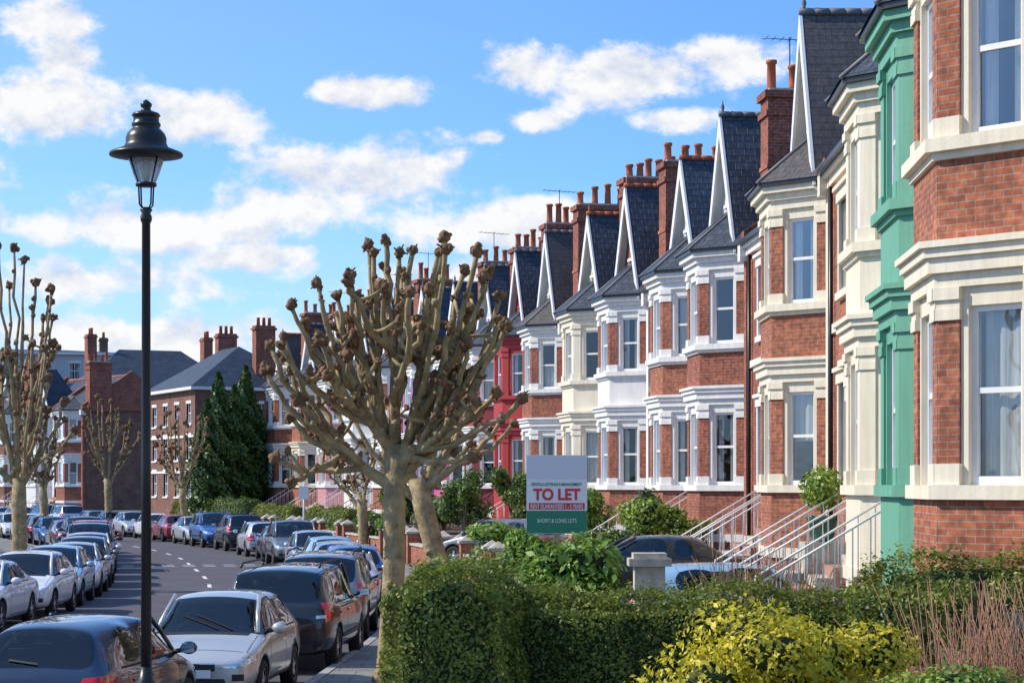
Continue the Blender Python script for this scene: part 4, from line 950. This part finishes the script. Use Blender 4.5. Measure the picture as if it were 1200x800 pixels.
mb=MB(); p=Po(sY(88),7.4); mb.tube([(p[0],p[1],.1),(p[0],p[1],3.0)],[.04,.04],8,'signgrey'); mb.box(p[0]-.2,p[0]+.2,p[1]-.05,p[1]-.04,2.4,2.95,'signw'); mb.obj('parking_sign')

# ---------------------------------------------------------------- world
SEL=math.radians(39); SAZ=math.radians(-85)
w=bpy.data.worlds.new("World"); sc.world=w; w.use_nodes=True; nt=w.node_tree; nt.nodes.clear()
out=N(nt,'ShaderNodeOutputWorld'); bg=N(nt,'ShaderNodeBackground'); bg.inputs[1].default_value=.097
def mth(op,a,b=None,c=None,clamp=False):
    n=N(nt,'ShaderNodeMath',operation=op); n.use_clamp=clamp
    for i,x in enumerate((a,b,c)):
        if x is None: continue
        if isinstance(x,(int,float)): n.inputs[i].default_value=x
        else: L(nt,x,n.inputs[i])
    return n.outputs[0]
def vmath(op,a,b=None):
    n=N(nt,'ShaderNodeVectorMath',operation=op)
    for i,x in enumerate((a,b)):
        if x is None: continue
        if isinstance(x,tuple): n.inputs[i].default_value=x
        else: L(nt,x,n.inputs[i])
    return n
tc=N(nt,'ShaderNodeTexCoord'); Dv=tc.outputs['Generated']
sk=N(nt,'ShaderNodeTexSky'); sk.sky_type='NISHITA'; sk.sun_disc=False; sk.sun_elevation=SEL; sk.sun_rotation=SAZ%(2*math.pi); sk.altitude=0; sk.air_density=1.0; sk.dust_density=.3; sk.ozone_density=2.5
lv=vmath('MULTIPLY',Dv,(1,1,2.2)); lv2=vmath('ADD',lv.outputs[0],(0,0,.05)); L(nt,lv2.outputs[0],sk.inputs[0])
sep=N(nt,'ShaderNodeSeparateXYZ'); L(nt,Dv,sep.inputs[0])
def fbm(vec,scale,detail=7,rough=.58):
    n=N(nt,'ShaderNodeTexNoise'); n.inputs['Scale'].default_value=scale; n.inputs['Detail'].default_value=detail; n.inputs['Roughness'].default_value=rough; L(nt,vec,n.inputs['Vector']); return n.outputs[0]
st=vmath('MULTIPLY',Dv,(1,1,1.4)).outputs[0]
n1=fbm(st,26,7,.6); off=vmath('ADD',st,(-.003,0,.010)).outputs[0]; n2=fbm(off,26,4,.6)
nbig=fbm(st,7,3)
blobs=[(430,215,165,54),(490,200,95,48),(340,240,110,38),(50,120,95,50),(75,75,45,34),(250,135,66,34),(440,110,75,19),(618,82,58,32),(745,92,110,32),(870,65,80,30),(800,140,55,17),(625,140,36,15),(567,162,24,13),
       (180,262,200,34),(300,302,75,24),(610,262,160,32),(60,330,180,32),(35,25,95,30),(150,395,260,30),(560,335,140,28),(-150,200,140,50),(1100,150,120,40),(1350,250,160,60),(-400,100,150,60)]
cur=None
for (x,y,a,b) in blobs:
    u=(x-600)/2400; v=(568-y)/2400; nr=math.sqrt(1+u*u+v*v); cx,cz=u/nr,v/nr
    d=vmath('SUBTRACT',Dv,(cx,0,cz)).outputs[0]; d=vmath('MULTIPLY',d,(2400/a,0,2400/b)).outputs[0]; ln=vmath('LENGTH',d).outputs['Value']
    e=mth('SUBTRACT',1.0,ln)
    cur=e if cur is None else mth('MAXIMUM',cur,e)
cur=mth('MAXIMUM',cur,-.8)
gen=mth('SUBTRACT',mth('MULTIPLY',nbig,3.2),2.2)
away=mth('GREATER_THAN',mth('ABSOLUTE',sep.outputs[0]),.34); gen=mth('ADD',gen,mth('MULTIPLY',mth('SUBTRACT',away,1),2)); cur=mth('MAXIMUM',cur,gen)
dens=mth('ADD',mth('MULTIPLY',cur,1.25),mth('MULTIPLY',mth('SUBTRACT',n1,.5),4.0))
mr=N(nt,'ShaderNodeMapRange'); mr.interpolation_type='SMOOTHSTEP'; mr.inputs[1].default_value=-.12; mr.inputs[2].default_value=.7; L(nt,dens,mr.inputs[0]); mask=mr.outputs[0]
hz=N(nt,'ShaderNodeMapRange'); hz.inputs[1].default_value=0; hz.inputs[2].default_value=.15; hz.inputs[3].default_value=.78; hz.inputs[4].default_value=.03; L(nt,sep.outputs[2],hz.inputs[0])
hl_=N(nt,'ShaderNodeMapRange'); hl_.inputs[1].default_value=-.28; hl_.inputs[2].default_value=.1; hl_.inputs[3].default_value=.18; hl_.inputs[4].default_value=0; L(nt,sep.outputs[0],hl_.inputs[0])
hzz=mth('ADD',hz.outputs[0],hl_.outputs[0],None,True)
lgt=mth('ADD',.72,mth('MULTIPLY',mth('SUBTRACT',n1,n2),3.8),None,True)
ccol=N(nt,'ShaderNodeMix',data_type='RGBA'); ccol.inputs[6].default_value=(6.3,7.0,8.4,1); ccol.inputs[7].default_value=(10.2,10.15,10.1,1); L(nt,lgt,ccol.inputs[0])
tint=N(nt,'ShaderNodeMix',data_type='RGBA',blend_type='MULTIPLY'); tint.inputs[0].default_value=1; tint.inputs[7].default_value=(1.85,2.75,3.4,1); L(nt,sk.outputs[0],tint.inputs[6])
hm=N(nt,'ShaderNodeMix',data_type='RGBA'); hm.inputs[7].default_value=(6.4,8.0,9.5,1); L(nt,hzz,hm.inputs[0]); L(nt,tint.outputs[2],hm.inputs[6])
fm=N(nt,'ShaderNodeMix',data_type='RGBA'); L(nt,mth('MULTIPLY',mask,.97),fm.inputs[0]); L(nt,hm.outputs[2],fm.inputs[6]); L(nt,ccol.outputs[2],fm.inputs[7])
L(nt,fm.outputs[2],bg.inputs[0]); L(nt,bg.outputs[0],out.inputs[0])
sl=bpy.data.lights.new('sun','SUN'); sl.energy=5.0; sl.angle=math.radians(.5); sl.color=(1,.90,.76); so=bpy.data.objects.new('sun',sl); COL.objects.link(so)
sd=V(math.sin(SAZ)*math.cos(SEL),math.cos(SAZ)*math.cos(SEL),math.sin(SEL)); so.rotation_euler=sd.to_track_quat('Z','Y').to_euler()
cd=bpy.data.cameras.new('camera'); cam=bpy.data.objects.new('camera',cd); COL.objects.link(cam); cam.location=(0,0,3.0); cam.rotation_euler=(math.pi/2,0,0)
cd.sensor_width=36; cd.lens=72; cd.shift_y=.14; cd.clip_end=6000; cd.clip_start=.1; sc.camera=cam
sc.view_settings.view_transform='Standard'; sc.view_settings.look='None'; sc.view_settings.exposure=0
